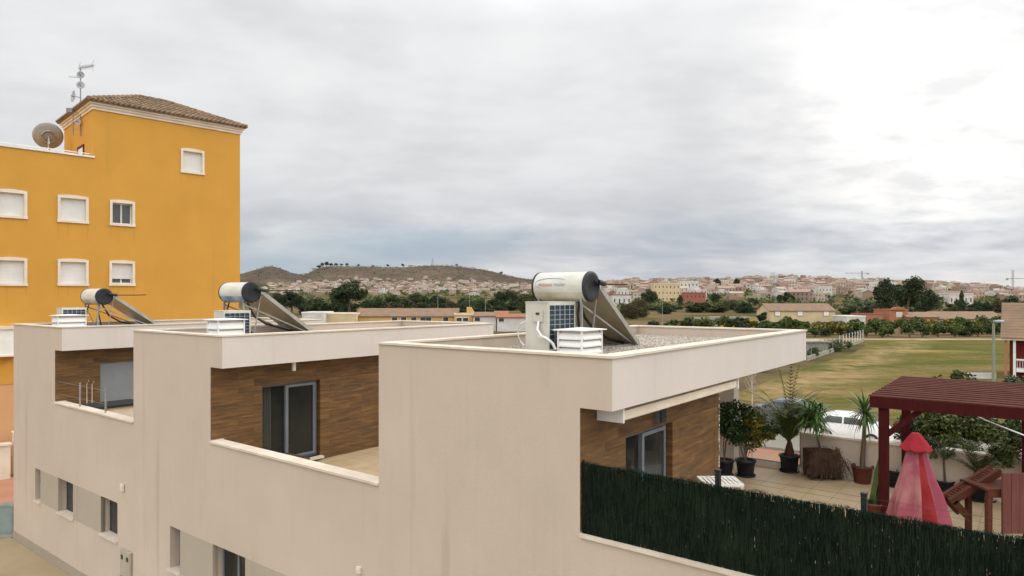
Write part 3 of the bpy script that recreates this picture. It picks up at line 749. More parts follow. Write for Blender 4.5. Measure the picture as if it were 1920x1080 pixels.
# ---- terrace 3: rail posts, barbecue
rl = T('terrace_rail', 'thin grey wire rail posts on the farthest terrace parapet', 'railing', 'H', (7.05, 19, ZC+.04))
for u, h in ((108, .72), (150, .62), (198, .62)):
    p = PA(u, 7.1); m = MB(); m.cyl((7.1,p,ZC+.04), (7.1,p,ZC+.04+h), .022, n=10); m.obj('post', m_steel, rl)
m = MB()
for k in (.25, .58): m.tube([(7.1,PA(108,7.1),ZC+k),(7.1,PA(198,7.1),ZC+k)], .004, 5)
m.obj('wire', m_steel, rl)
bq = T('barbecue', 'low barbecue counter with a black top behind the farthest parapet', 'barbecue', 'H', (8.0, 20.3, ZF))
m = MB(); m.box(7.35, 8.5, 19.4, 20.2, ZF, ZF+.78); m.obj('base', m_ytrim, bq)
m = MB(); m.box(7.3, 8.55, 19.35, 20.25, ZF+.78, ZF+.85); m.obj('worktop', m_black, bq)
for pp in (20.6, 20.95):
    m = MB(); m.tube([(7.7,pp,ZF),(7.7,pp,ZF+1.3),(7.75,pp,ZF+1.4)], .009, 8)
    tag(m.obj('broom_handle', m_ytrim, frame='H', org=(7.7,pp,ZF)), 'thin wooden broom handle leaning beside the barbecue counter', 'broom', 'broom handles on the farthest terrace')
# small wall boxes on the street wall
def wbox(u, v, w, h, name, label, cat, mat, door=True):
    q = Q0+.012; p = PA(u, q); r = (u-960)/F; z = zz(v, q/(r*BX+BY))
    root = T(name, label, cat, 'H', (q, p, z))
    m = MB(); m.box(q-.045, q-.003, p-w/2, p+w/2, z-h, z); m.obj('casing', mat, root)
    m = MB(); m.box(q-.052, q-.045, p-w/2+.03, p+w/2-.03, z-h+.03, z-.03); m.obj('lid', mat, root)
    return root, q, p, z
mb_, q_, p_, z_ = wbox(238, 1032, .52, 1.35, 'meter_cabinet', 'beige meter cabinet with vents low on the wall between two townhouses', 'cabinet', m_band)
m = MB()
for dp in (-.14, .14): m.box(q_-.058, q_-.052, p_+dp-.05, p_+dp+.05, z_-.22, z_-.12)
m.box(q_-.058, q_-.052, p_-.2, p_+.2, z_-.62, z_-.605); m.obj('vent_slot', m_dark, mb_)
wbox(231, 907, .13, .16, 'junction_box', 'small cream junction box high on the street wall', 'box', m_ytrim)
wbox(675, 1062, .09, .10, 'junction_box', 'small cream junction box on the nearest townhouse wall at the bottom', 'box', m_ytrim)
d = gd(1003); cb = T('utility_cabinet', 'grey green street cabinet standing at the corner of the farthest townhouse', 'cabinet', 'W', (gx(18,d), d, 0))
x, y = gx(17, d), d
m = MB(); m.box(x-.24, x+.24, y-.15, y+.2, .06, .92); m.obj('casing', m_cab, cb)
m = MB(); m.box(x-.27, x+.27, y-.18, y+.23, 0, .06); m.obj('plinth', m_gpatch, cb)
m = MB(); m.box(x-.26, x+.26, y-.17, y+.22, .92, .96); m.obj('lid', m_cab, cb)
m = MB(); m.box(x-.2, x+.2, y-.16, y-.15, .12, .86); m.obj('door', m_cab, cb)

# ------------------------------------------------------------------ yellow building
YR = T('yellow_building', 'tall ochre yellow apartment block with white framed shuttered windows', 'building', 'Y', (0,0,0))
sT = YS(175); sE = YS(450); zL = YZ(175, 296); dpt = 5.3
zW = YZ(175, 204)
wins = [(-8,51,357,409,'shutter','w'),(108,166,368,418,'shutter','w'),(206,253,377,424,'glass','w'),(339,383,281,326,'shutter','t'),(-8,51,484,536,'shutter','w'),(108,166,487,536,'shutter','w'),(205,253,490,536,'half','w')]
holes = []
for u0, u1, v0, v1, md, _ in wins:
    s0, s1 = YS(u0), YS(u1); um = (u0+u1)/2
    holes.append((s0+.1, s1-.1, YZ(um, v1)+.1, YZ(um, v0)-.1, md))
# front wall with true openings
def yface(mb, x0, x1, z0, z1, hs, y0=0, y1=.3):
    xs = sorted(set([x0, x1]+[h[i] for h in hs for i in (0,1) if x0 < h[i] < x1])); zs = sorted(set([z0, z1]+[h[i] for h in hs for i in (2,3) if z0 < h[i] < z1]))
    for a, b in zip(xs, xs[1:]):
        for c, d in zip(zs, zs[1:]):
            xm, zm = (a+b)/2, (c+d)/2
            if any(h[0] < xm < h[1] and h[2] < zm < h[3] for h in hs): continue
            mb.box(a, b, y0, y1, c, d)
m = MB(); yface(m, -14, sT, 3.7, zL, holes); yface(m, sT, sE, 3.7, zW, holes)
m.box(sT, sT+.3, .3, dpt, 3.7, zW); m.box(sE-.3, sE, .3, dpt+7, 3.7, zL); m.box(sE-.3, sE, .3, dpt, zL, zW); m.box(sT+.3, sE-.3, dpt-.3, dpt, zL-.5, zW)
m.box(-14, sT, 12-.3, 12, 3.7, zL); m.box(-14, -13.7, .3, 11.7, 3.7, zL); m.box(-13.7, sT, .3, 11.7, zL-.6, zL-.5)
m.obj('wall', m_yel, YR)
m = MB(); m.box(-14, sE, .02, 11.9, 0, 3.7); m.obj('ground_floor', m_peach, YR)
m = MB(); m.box(-14, YS(40), -.3, -.002, zz(665,28), zz(617,28)); m.obj('balcony_band', m_white, YR)
m = MB(); m.box(-14, YS(40), -.36, -.002, zz(617,28), zz(611,28)); m.box(-14, YS(40), -.36, -.002, zz(668,28), zz(665,28)); m.obj('band_trim', m_ytrim, YR)
m = MB(); m.box(-14, sT+.05, -.05, .35, zL, zL+.08); m.box(-14, -13.65, .35, 12, zL, zL+.08); m.box(-13.65, sT-.0, 11.65, 12.05, zL, zL+.08); m.obj('parapet_coping', m_white, YR)
m = MB(); m.box(-14, sT-.1, .12, .15, zL+.17, zL+.20)
for k in range(14): m.box(-13.5+k*1.25, -13.47+k*1.25, .12, .15, zL+.08, zL+.17)
m.obj('parapet_rail', m_white, YR)
for (a, b, c, d, md), (u0, u1, v0, v1, _, kd) in zip(holes, wins):
    fr = MB(); o = .1
    n = 8; arch = .05
    fr.box(a-o, a, -.04, .0-.002, c-.0, d); fr.box(b, b+o, -.04, -.002, c, d); fr.box(a-o-.02, b+o+.02, -.06, -.002, c-o, c)
    # slightly arched head
    for j in range(n):
        x0 = a-o+(b-a+2*o)*j/n; x1 = a-o+(b-a+2*o)*(j+1)/n
        h0 = arch*(1-(2*j/n-1)**2); h1 = arch*(1-(2*(j+1)/n-1)**2)
        fr.add([(x0,-.04,d),(x1,-.04,d),(x1,-.04,d+o+h1),(x0,-.04,d+o+h0),(x0,-.002,d),(x1,-.002,d),(x1,-.002,d+o+h1),(x0,-.002,d+o+h0)], [(0,1,2,3),(0,4,5,1),(3,2,6,7)]+([(0,3,7,4)] if j == 0 else [])+([(1,5,6,2)] if j == n-1 else []))
    w = fr.obj('window', m_ytrim, YR)
    m = MB(); t = .05; y0 = .2
    m.box(a, b, y0, y0+.06, c, c+t); m.box(a, b, y0, y0+.06, d-t, d); m.box(a, a+t, y0, y0+.06, c+t, d-t); m.box(b-t, b, y0, y0+.06, c+t, d-t); m.box((a+b)/2-.03, (a+b)/2+.03, y0, y0+.06, c+t, d-t)
    m.obj('frame', m_white, w)
    m = MB(); m.box(a+t, b-t, y0+.02, y0+.03, c+t, d-t); m.obj('pane', m_ypane, w)
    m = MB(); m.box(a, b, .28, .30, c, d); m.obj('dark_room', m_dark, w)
    m = MB(); m.box(a-.0, b+.0, .0, .2, c-.0, c+.012); m.box(a, a+.012, 0, .2, c+.012, d); m.box(b-.012, b, 0, .2, c+.012, d); m.box(a+.012, b-.012, 0, .2, d-.012, d); m.obj('reveal', m_ytrim, w)
    if md != 'glass':
        zb = c+.012 if md == 'shutter' else c+(d-c)*.24
        m = MB(); k = 16; zs_ = [zb+(d-zb)*j/k for j in range(k+1)]
        for p0, p1 in zip(zs_, zs_[1:]): m.box(a+.013, b-.013, .12, .15, p0+.003, p1)
        m.obj('shutter', m_shut, w)
m_run = MAT('run_mark', (.545,.288,.056), (.52,.27,.055), 9, .95, spec=.1)
rq = random.Random(12)
for a, b, c, d, md in holes:
    for xx in (a-.08, b+.06, a+.3*(b-a)):
        w_ = rq.uniform(.03,.07); l_ = rq.uniform(.35,.9); m = MB(); m.add([(xx-w_,-.003,c-.1),(xx+w_,-.003,c-.1),(xx+w_*.2,-.003,c-.1-l_),(xx-w_*.2,-.003,c-.1-l_)], [(0,1,2,3)]); m.obj('stain', m_run, YR)
# tower cornice (stepped) and tiled hip roof
m = MB()
for k, (o, z0, z1) in enumerate(((.05, -.02, .10), (.10, .10, .21), (.17, .21, .33))):
    m.box(sT-o, sE+o, -o, dpt+o, zW+z0, zW+z1)
m.obj('cornice', m_ytrim, YR)
o = .25; x0, x1, y0, y1 = sT-o, sE+o, -o, dpt+o; ze = zW+.34; rise = 1.28
hw = (y1-y0)/2; ym = (y0+y1)/2; rx0, rx1 = x0+hw, x1-hw
if rx1 < rx0+.6: rx0, rx1 = (x0+x1)/2-.5, (x0+x1)/2+.5
rf = MB(); rf.add([(x0,y0,ze),(x1,y0,ze),(x1,y1,ze),(x0,y1,ze),(rx0,ym,ze+rise),(rx1,ym,ze+rise),(x0,y0,ze-.05),(x1,y0,ze-.05),(x1,y1,ze-.05),(x0,y1,ze-.05)],
    [(0,1,5,4),(1,2,5),(2,3,4,5),(3,0,4),(9,8,7,6),(0,6,7,1),(1,7,8,2),(2,8,9,3),(3,9,6,0)])
rfo = rf.obj('roof', m_tile, YR)
tl = MB()
def tilerows(A, B, C, D):            # eave A->B, ridge D->C; individual barrel tiles laid in courses
    A, B, C, D = map(Vector, (A, B, C, D)); e = (B-A); L_ = e.length; e.normalize()
    nn = int(L_/.21); sl = ((C+D)/2-(A+B)/2); up = (sl-e*sl.dot(e)); H = up.length; up.normalize(); nz = e.cross(up).normalized()
    if nz.z < 0: nz = -nz
    a0 = (D-A).dot(e); b0 = (B-C).dot(e)
    for i in range(nn):
        x = (i+.5)*L_/nn
        hmax = H
        if a0 > 1e-3: hmax = min(hmax, H*x/a0)
        if b0 > 1e-3: hmax = min(hmax, H*(L_-x)/b0)
        t = -.06; r = .075
        while t < hmax-.02:
            t2 = min(t+.40, hmax); P = A+e*x+up*t; Q = A+e*x+up*t2; vs = []
            for c, off, rr in ((P, .03, r), (Q, .008, r*.85)):
                for k in range(5):
                    an = math.pi*k/4; vs.append(c+e*math.cos(an)*rr+nz*(math.sin(an)*rr+off))
            tl.add(vs, [(k, k+1, 6+k, 5+k) for k in range(4)]+[(0,1,2,3,4)], 0, False)
            t += .36
tilerows((x0,y0,ze),(x1,y0,ze),(rx1,ym,ze+rise),(rx0,ym,ze+rise))
tilerows((x0,y1,ze),(x0,y0,ze),(rx0,ym,ze+rise),(rx0,ym,ze+rise))
tilerows((x1,y0,ze),(x1,y1,ze),(rx1,ym,ze+rise),(rx1,ym,ze+rise))
tilerows((x1,y1,ze),(x0,y1,ze),(rx0,ym,ze+rise),(rx1,ym,ze+rise))
for a, b in (((x0,y0,ze),(rx0,ym,ze+rise)),((x0,y1,ze),(rx0,ym,ze+rise)),((x1,y0,ze),(rx1,ym,ze+rise)),((x1,y1,ze),(rx1,ym,ze+rise)),((rx0,ym,ze+rise),(rx1,ym,ze+rise))):
    a, b = Vector(a), Vector(b); n = int((b-a).length/.38)
    for k in range(n): tl.cyl(a.lerp(b, k/n)+Vector((0,0,.05)), a.lerp(b, (k+1.08)/n)+Vector((0,0,.04)), .10, .085, 8, caps=True, sm=False)
tl.obj('roof_tiles', m_tile, rfo)
# door on the tower side
m = MB(); m.box(sT-.03, sT-.002, 1.6, 2.5, zL-.5, zL+.75); m.obj('tower_door', m_white, YR)
m = MB(); m.box(sT-.05, sT-.002, 1.5, 1.6, zL-.5, zL+.85); m.box(sT-.05, sT-.002, 2.5, 2.6, zL-.5, zL+.85); m.box(sT-.05, sT-.002, 1.6, 2.5, zL+.75, zL+.85); m.obj('door_frame', m_brownwood, YR)
# boxes at street level by the yellow building
m = MB(); m.box(-1.2, .05, -1.0, -.6, 0, 1.35); tag(m.box(-1.25,.1,-1.05,-.55,1.35,1.42).obj('meter_housing', m_ytrim, frame='Y', org=(-.6,-.8,0)), 'cream meter housing at the foot of the yellow building', 'cabinet')
m = MB(); m.box(.2, .62, -.75, -.35, 0, 1.75); m.box(.17,.65,-.78,-.32,1.75,1.8); tag(m.obj('switch_cabinet', m_white, frame='Y', org=(.4,-.5,0)), 'narrow white cabinet right of the cream meter housing', 'cabinet')

# big dish
def dish(root, c, r, dirv, mat, depth=.18, name='reflector'):
    c = Vector(c); d = Vector(dirv).normalized(); up = Vector((0,0,1)); a = d.cross(up).normalized(); b = a.cross(d)
    m = MB(); n = 36; vs = []; K = 7
    for side in (0, .02):
        for k in range(K):
            rr = r*k/(K-1)+1e-4; o = depth*r*((k/(K-1))**2)*1.6-side
            for i in range(n):
                t = 2*math.pi*i/n; vs.append(c+a*math.cos(t)*rr+b*math.sin(t)*rr+d*o)
    fs = []
    for s in (0, 1):
        for k in range(K-1):
            for i in range(n): 
                q = (s*K*n+k*n+i, s*K*n+k*n+(i+1) % n, s*K*n+(k+1)*n+(i+1) % n, s*K*n+(k+1)*n+i); fs.append(q if s == 0 else q[::-1])
    o1, o2 = (K-1)*n, K*n+(K-1)*n
    fs += [(o1+i, o1+(i+1) % n, o2+(i+1) % n, o2+i) for i in range(n)]
    m.add(vs, fs, 0, True); m.obj(name, mat, root)
    return c, d, a, b
dd = 32.5; dc = (gx(91, dd), dd, zz(256, dd))
D1 = T('satellite_dish', 'large grey satellite dish on the lower roof of the yellow block', 'satellite dish', 'W', (dc[0], dc[1], zL-.5))
c, dv, a_, b_ = dish(D1, dc, .63, (-.62, .68, .40), m_dish, .16)
m = MB(); m.tube([(c+a_*math.cos(t)*.28+b_*math.sin(t)*.28-dv*.05) for t in [2*math.pi*k/32 for k in range(33)]], .035, 8); m.obj('back_ring', m_steel, D1)
m = MB(); m.cyl(c-dv*.05-Vector((0,0,.15)), (c.x-dv.x*.25, c.y-dv.y*.25, zL-.45), .05, n=10); m.cyl(c-dv*.03, c-dv*.25-Vector((0,0,.3)), .04, n=8); m.obj('mast', m_steel, D1)
m = MB(); m.tube([c+b_*(-.7)+dv*.2, c+dv*.75], .015, 6); m.cyl(c+dv*.72, c+dv*.85, .05, n=10); m.obj('receiver', m_ant, D1)
# antenna mast
mx, md_ = 151, 31.6
M0 = (gx(mx, md_), md_); zb_, zt_ = zz(255, md_), zz(126, md_)
AM = T('antenna_mast', 'tall thin antenna mast with small round dishes on the yellow tower', 'antenna', 'W', (M0[0], M0[1], zb_))
m = MB(); m.cyl((M0[0],M0[1],zb_), (M0[0],M0[1],zt_), .022, n=8); m.obj('pole', m_ant, AM)
for u, v, r, dr in ((154,142,.16,(.3,-1,0)), (154,161,.17,(.3,-1,.1)), (142,182,.27,(-.65,-.7,.1)), (150,230,.14,(-.1,-1,0))):
    c = (gx(u, md_), md_-.1, zz(v, md_)); dish(AM, c, r, dr, m_dishw, .15)
    m = MB(); m.tube([c, (M0[0], M0[1], c[2]-.02)], .015, 6); m.tube([(c[0],c[1],c[2]-.02),(c[0]+dr[0]*.12,c[1]+dr[1]*.18,c[2])], .02, 6); m.obj('dish_arm', m_ant, AM)
m = MB(); z = zz(128, md_); m.tube([(M0[0]-.1,M0[1],z),(gx(176,md_),md_,z+.12)], .012, 6)
for k in range(11):
    t = k/10; x = M0[0]+t*.6; zk = z+.02+t*.1; l = .17-.04*t
    m.tube([(x-.03,md_-l*.5,zk-l*.7),(x+.03,md_+l*.5,zk+l*.7)], .006, 5)
    m.tube([(x-.03,md_-l*.5,zk+l*.5),(x+.03,md_+l*.5,zk-l*.5)], .006, 5)
for s_ in (-1, 1): m.tube([(M0[0]-.08,md_,z),(M0[0]-.04,md_+.05,z+s_*.3)], .008, 5); m.tube([(M0[0]+.5,md_,z+.1),(M0[0]+.62,md_,z+.1+s_*.28)], .006, 5)
m.obj('yagi_antenna', m_ant, AM)
m = MB(); zk = zz(146, md_); m.tube([(M0[0],md_,zk),(gx(129,md_),md_,zk+.06)], .009, 5)
for k in range(6): x = M0[0]-.1-.08*k; m.tube([(x,md_-.12,zk+.03),(x,md_+.12,zk+.05)], .004, 4)
m.obj('side_antenna', m_ant, AM)
zk = zz(238, md_); M2 = T('antenna_mast', 'short secondary antenna pole lower on the yellow tower wall', 'antenna', 'W', (gx(137,md_), md_, zk))
m = MB(); m.cyl((gx(137,md_),md_,zz(254,md_)), (gx(137,md_),md_,zz(205,md_)), .018, n=8); m.obj('pole', m_ant, M2)
m = MB()
for vv in (230, 243): m.tube([(gx(131,md_),md_,zz(vv,md_)),(gx(150,md_),md_,zz(vv-1,md_))], .01, 5)
m.box(gx(126,md_),gx(137,md_),md_-.08,md_+.04,zz(211,md_),zz(203,md_)); m.obj('antenna_arm', m_ant, M2)

# ------------------------------------------------------------------ fence on the near parapet
fr = random.Random(3)
fq = Q0+.03; f0, f1 = PA(1092, fq), -1.0
zf1 = 5.295; zb = ZC+.045
FN = T('screen_fence', 'dark green artificial heather screen on wire mesh along the near parapet', 'fence', 'H', (fq, 2, zb))
m = MB()
for k in range(40000):
    p = fr.uniform(f1, f0); h = fr.uniform(.06, .26); z = fr.uniform(zb-.12, zf1-h*.75); z = max(z, zb-.01); w_ = fr.uniform(.003, .0065)
    q = fq+fr.uniform(-.012, .012); tl_ = fr.gauss(0, .012); top = min(z+h, zf1+fr.uniform(-.012,.0))
    m.add([(q,p-w_/2,z),(q,p+w_/2,z),(q+fr.gauss(0,.004),p+w_/2+tl_,top),(q,p-w_/2+tl_,top)], [(0,1,2,3)])
m.obj('heather_screen', m_greensc, FN)
m = MB()
for k in range(9000):
    p = fr.uniform(f1, f0); z = zf1+.008*math.sin(p*9)+.006*math.sin(p*23)-fr.uniform(.0,.045); d = Vector((fr.gauss(0,.5), fr.gauss(0,.5), fr.uniform(.2,1)))
    m.leaf((fq+fr.gauss(0,.014), p, z+.01), fr.uniform(.012,.034), .004, fr, d=d)
m.obj('screen_edge', m_greentop, FN)
for u in (1346, 1620):
    p = PA(u, fq+.07); m = MB(); m.box(fq+.05, fq+.10, p-.025, p+.025, zb, 5.43); m.box(fq+.045, fq+.105, p-.03, p+.03, 5.43, 5.445); m.obj('post', m_dkgreen, FN)
    
m = MB(); m.box(fq+.02,fq+.06,f0-.0,f0+.03,zb,zf1+.02); m.obj('end_batten', m_brownwood, FN)
m = MB()
for z in (zb+.1, zb+.4, zb+.7, 5.36, 5.41): m.tube([(fq+.04,f0+.04,z),(fq+.04,f1,z)], .0014, 5)
m.obj('wire', m_wire, FN)

# ------------------------------------------------------------------ terrace 1 furniture and plants
def fl(u, v): d = gd(v, CH-ZF); return (gx(u, d), d)
def pot(root, x, y, z, r, h, mat, saucer=True):
    m = MB(); m.lathe((x,y,z), [(0,.0),(r*.74,.0),(r*.78,.02),(r*.95,h*.86),(r*1.06,h*.88),(r*1.08,h*.99),(r*1.0,h),(r*.93,h*.97),(r*.88,h*.86),(r*.86,h*.8)], 32)
    p = m.obj('pot', mat, root)
    m = MB(); m.lathe((x,y,z+h*.84), [(0,.012),(r*.5,.01),(r*.89,0)], 20); m.obj('soil', m_soil, root)
    if saucer:
        m = MB(); m.lathe((x,y,z), [(0,.0+.002),(r*.95,.002),(r*1.02,.035),(r*.98,.035),(r*.9,.012)], 32); m.obj('saucer', mat, root)
def crown(m, c, rad, n, leaf, rnd, lumps=9, mi=0, asp=.5, fill=.45):
    c = Vector(c); ls = []
    for _ in range(lumps):
        while True:
            v = Vector((rnd.uniform(-1,1), rnd.uniform(-1,1), rnd.uniform(-1,1)))
            if .2 < v.length < 1: break
        ls.append((Vector((v.x*rad[0]*.72, v.y*rad[1]*.72, v.z*rad[2]*.72)), rnd.uniform(.6, 1.25)*fill))
    for _ in range(n):
        o, s = rnd.choice(ls)
        v = Vector((rnd.gauss(0,1), rnd.gauss(0,1), rnd.gauss(0,1))).normalized()*(rnd.random()**.45)
        p = c+o+Vector((v.x*rad[0], v.y*rad[1], v.z*rad[2]))*s
        L_ = leaf*rnd.uniform(.7,1.4); m.leaf(p, L_, L_*asp, rnd, mi)
    return [c+o for o, s in ls]
def frond(m, base, az, el, length, droop, rnd, lw=.012, ll=.22, n=22, mi=0, rachis=True):
    base = Vector(base); pts = []; d = Vector((math.cos(az)*math.cos(el), math.sin(az)*math.cos(el), math.sin(el)))
    p = base.copy(); st = length/n; e = el
    for k in range(n+1):
        pts.append(p.copy()); e -= droop/n*(k/n*2)
        p = p+Vector((math.cos(az)*math.cos(e), math.sin(az)*math.cos(e), math.sin(e)))*st
    if rachis: m.tube(pts[::2]+([pts[-1]] if n % 2 else []), .008, 4, mi, .002)
    side = Vector((-math.sin(az), math.cos(az), 0))
    for k in range(3, n):
        tdir = (pts[k+1]-pts[k]).normalized(); f = k/n; l = ll*math.sin(math.pi*min(1, .18+f*.85))+.03
        for s in (-1, 1):
            dv = (side*s*.8+tdir*.75+Vector((0,0,-.15+rnd.gauss(0,.12)))).normalized()
            q = pts[k]; e2 = q+dv*l; wv = tdir*lw
            m.add([q-wv, q+wv, e2], [(0,1,2)], mi)
def strap(m, base, az, el, length, w, droop, mi=0, n=7):
    base = Vector(base); p = base.copy(); e = el; L1 = []; side = Vector((-math.sin(az), math.cos(az), 0))
    for k in range(n+1):
        f = k/n; ww = w*(.5+1.2*f if f < .35 else (1-f)*1.42)
        L1 += [p-side*ww/2, p+side*ww/2]; e -= droop/n
        p = p+Vector((math.cos(az)*math.cos(e), math.sin(az)*math.cos(e), math.sin(e)))*length/n
    m.add(L1, [(2*k, 2*k+1, 2*k+3, 2*k+2) for k in range(n)], mi)
def U(u, v, d): return Vector((gx(u, d), d, zz(v, d)))
pr = random.Random(11)
GP = 'potted plants on the terrace'
# A ficus
x, y = fl(1358, 891); A = T('potted_ficus', 'dark leafy ficus in a black pot against the wood clad corner', 'potted plant', 'W', (x,y,ZF), GP)
pot(A, x, y, ZF, .19, .33, m_potbk)
m = MB(); m.tube([(x,y,ZF+.28),(x+.03,y,ZF+.7),U(1368,815,y),U(1374,790,y)], .018, 8, r1=.01); m.tube([(x,y,ZF+.28),(x-.02,y,ZF+.6),U(1360,800,y)], .013, 8, r1=.008); m.obj('trunk', m_bark, A)
m = MB(); crown(m, U(1380,795,y), (.47,.40,.50), 4800, .064, pr, 15, asp=.55); m.obj('foliage', m_ficus, A)
# B lemon
x, y = fl(1398, 892); A = T('potted_lemon_tree', 'yellowing citrus bush in a black pot by the glass balustrade', 'potted plant', 'W', (x,y,ZF), GP)
pot(A, x, y, ZF, .2, .34, m_potbk)
m = MB()
for k in range(6): m.tube([(x,y,ZF+.28),(x+.1*math.cos(k),y+.08*math.sin(k*2),ZF+.55),(x+.05+.3*math.cos(k*1.1),y+.2*math.sin(k),ZF+.95)], .012, 6, r1=.006)
m.obj('trunk', m_bark, A)
m = MB(); crown(m, U(1422,812,y), (.42,.35,.52), 2700, .066, pr, 13, asp=.5, fill=.38); m.obj('foliage', m_lemon, A)
m = MB(); crown(m, U(1432,800,y+.1), (.36,.3,.3), 900, .06, pr, 8, asp=.5); m.obj('dark_foliage', m_ficus, A)
# C palm
x, y = fl(1480, 884); A = T('potted_palm', 'tall feathery palm in a black pot in front of the glass balustrade', 'potted plant', 'W', (x,y,ZF), GP)
pot(A, x, y, ZF, .2, .36, m_potbk)
m = MB(); m.lathe((x,y,ZF+.3), [(.085,0),(.10,.06),(.085,.16),(.06,.26),(.04,.34)], 16, jit=lambda t, j: .12*math.sin(t*5+j)); m.obj('trunk', m_palmb, A)
m = MB()
for k in range(30):
    az = k*2.4+pr.uniform(-.2,.2); el = R(pr.uniform(55, 86)); frond(m, (x,y,ZF+.58), az, el, pr.uniform(1.0,1.62), pr.uniform(.9,2.6), pr, ll=.28, n=28, lw=.014)
m.obj('foliage', m_palm, A)
m = MB()
for k in range(3): frond(m, (x,y,ZF+.6), k*2.1+1, R(87), 1.75, .3, pr, ll=.16, n=24, lw=.016)
m.obj('young_fronds', m_palmdry, A)
# planter box with dry plant and a dracaena
x, y = fl(1537, 896); A = T('wicker_planter', 'brown box planter draped with dry tendrils and a leafy yucca by the wall', 'potted plant', 'W', (x,y,ZF), GP)
m = MB(); m.box(x-.26, x+.26, y-.2, y+.2, ZF+.08, ZF+.58)
for dx in (-.24, .21):
    for dy in (-.18, .15): m.box(x+dx, x+dx+.03, y+dy, y+dy+.03, ZF, ZF+.08)
m.obj('planter', m_palmb, A)
m = MB()
for k in range(260):
    a = pr.uniform(-.26,.28); b = -.22+pr.gauss(0,.015); z = ZF+.6; pts = []
    dx = pr.gauss(0,.03)
    for j in range(6): pts.append((x+a+dx*j+pr.gauss(0,.015), y+b-.01*j+pr.gauss(0,.012), z-j*pr.uniform(.04,.11)))
    for p0, p1 in zip(pts, pts[1:]): 
        p0, p1 = Vector(p0), Vector(p1); w_ = Vector((.006,0,.002)); m.add([p0-w_, p0+w_, p1+w_, p1-w_], [(0,1,2,3)])
for k in range(300): m.leaf((x+pr.uniform(-.3,.36), y-.15+pr.gauss(0,.08), ZF+.6+pr.gauss(0,.03)), .06, .012, pr)
for k in range(160):
    c0 = Vector((x+.3+pr.gauss(0,.06), y-.2, ZF+.02+abs(pr.gauss(0,.12)))); m.leaf(c0, .09, .012, pr)
m.obj('dry_plant', m_dry, A)
m = MB(); m.tube([(x+.02,y,ZF+.55),(x-.03,y,ZF+.75),U(1528,800,y)], .028, 8, r1=.02); m.obj('stem', m_bark, A)
m = MB(); c0 = U(1526, 792, y)
for k in range(300):
    strap(m, c0+Vector((pr.gauss(0,.09),pr.gauss(0,.08),pr.uniform(-.10,.30))), pr.uniform(0,6.28), R(pr.uniform(-10,80)), pr.uniform(.32,.54), .044, pr.uniform(.7,1.9))
m.obj('foliage', m_lemon if False else m_yucca, A)
# D yucca in terracotta
x, y = fl(1617, 905); A = T('potted_yucca', 'spiky single trunk yucca in a terracotta coloured pot', 'potted plant', 'W', (x,y,ZF), GP)
pot(A, x, y, ZF, .195, .35, m_potbr, False)
m = MB(); m.tube([(x,y,ZF+.3),U(1617,860,y),U(1620,820,y),U(1622,775,y)], .05, 10, r1=.035); m.obj('trunk', m_bark, A)
m = MB(); c0 = U(1622, 772, y)
for k in range(105):
    strap(m, c0+Vector((0,0,pr.uniform(-.10,.06))), k*2.4, R(pr.uniform(-55,75)), pr.uniform(.45,.68), .042, pr.uniform(.3,1.0))
m.obj('foliage', m_yucca, A)
# E, F small trees, G palm
def ptree(u, v, r, h, cu, cv, rad, n, mat, label, name='potted_tree', dd=0, leaf=.06, fill=.42):
    x, y = fl(u, v); A = T(name, label, 'potted plant', 'W', (x,y,ZF), GP); pot(A, x, y, ZF, r, h, m_potbk)
    c0 = U(cu, cv, y+dd); m = MB(); m.tube([(x,y,ZF+h*.8),((x+c0.x)/2,(y+c0.y)/2,(ZF+c0.z)/2+.1),c0], .022, 8, r1=.01)
    for k in range(5): m.tube([c0-Vector((0,0,.2)), c0+Vector((math.cos(k*1.3)*rad[0]*.6, math.sin(k*1.3)*rad[1]*.6, .1))], .008, 5, r1=.004)
    m.obj('trunk', m_bark, A); m = MB(); crown(m, c0, rad, n, leaf, pr, 10, fill=fill); m.obj('foliage', mat, A)
    return A
ptree(1681, 912, .17, .33, 1700, 800, (.36,.34,.30), 1800, m_ficus, 'slim potted tree with dark leaves behind the pergola post')
ptree(1772, 926, .15, .26, 1768, 838, (.34,.3,.34), 650, m_olive, 'sparse thin stemmed tree in a small black pot behind the parasol', fill=.34)
x, y = fl(1835, 936); A = T('potted_palm', 'wide low palm in a large black tub under the pergola', 'potted plant', 'W', (x,y,ZF), GP)
pot(A, x, y, ZF, .27, .32, m_potbk)
m = MB(); m.lathe((x,y,ZF+.26), [(.1,0),(.12,.08),(.08,.2),(.04,.3)], 14); m.obj('trunk', m_palmb, A)
m = MB()
for k in range(20): frond(m, (x,y,ZF+.45), k*2.4, R(pr.uniform(35,80)), pr.uniform(.6,.95), pr.uniform(.8,1.6), pr, ll=.2, n=20)
m.obj('foliage', m_palm, A)
ptree(1905, 942, .2, .3, 1893, 852, (.48,.3,.34), 2300, m_treel, 'bushy potted shrub at the right end under the pergola', 'potted_shrub')

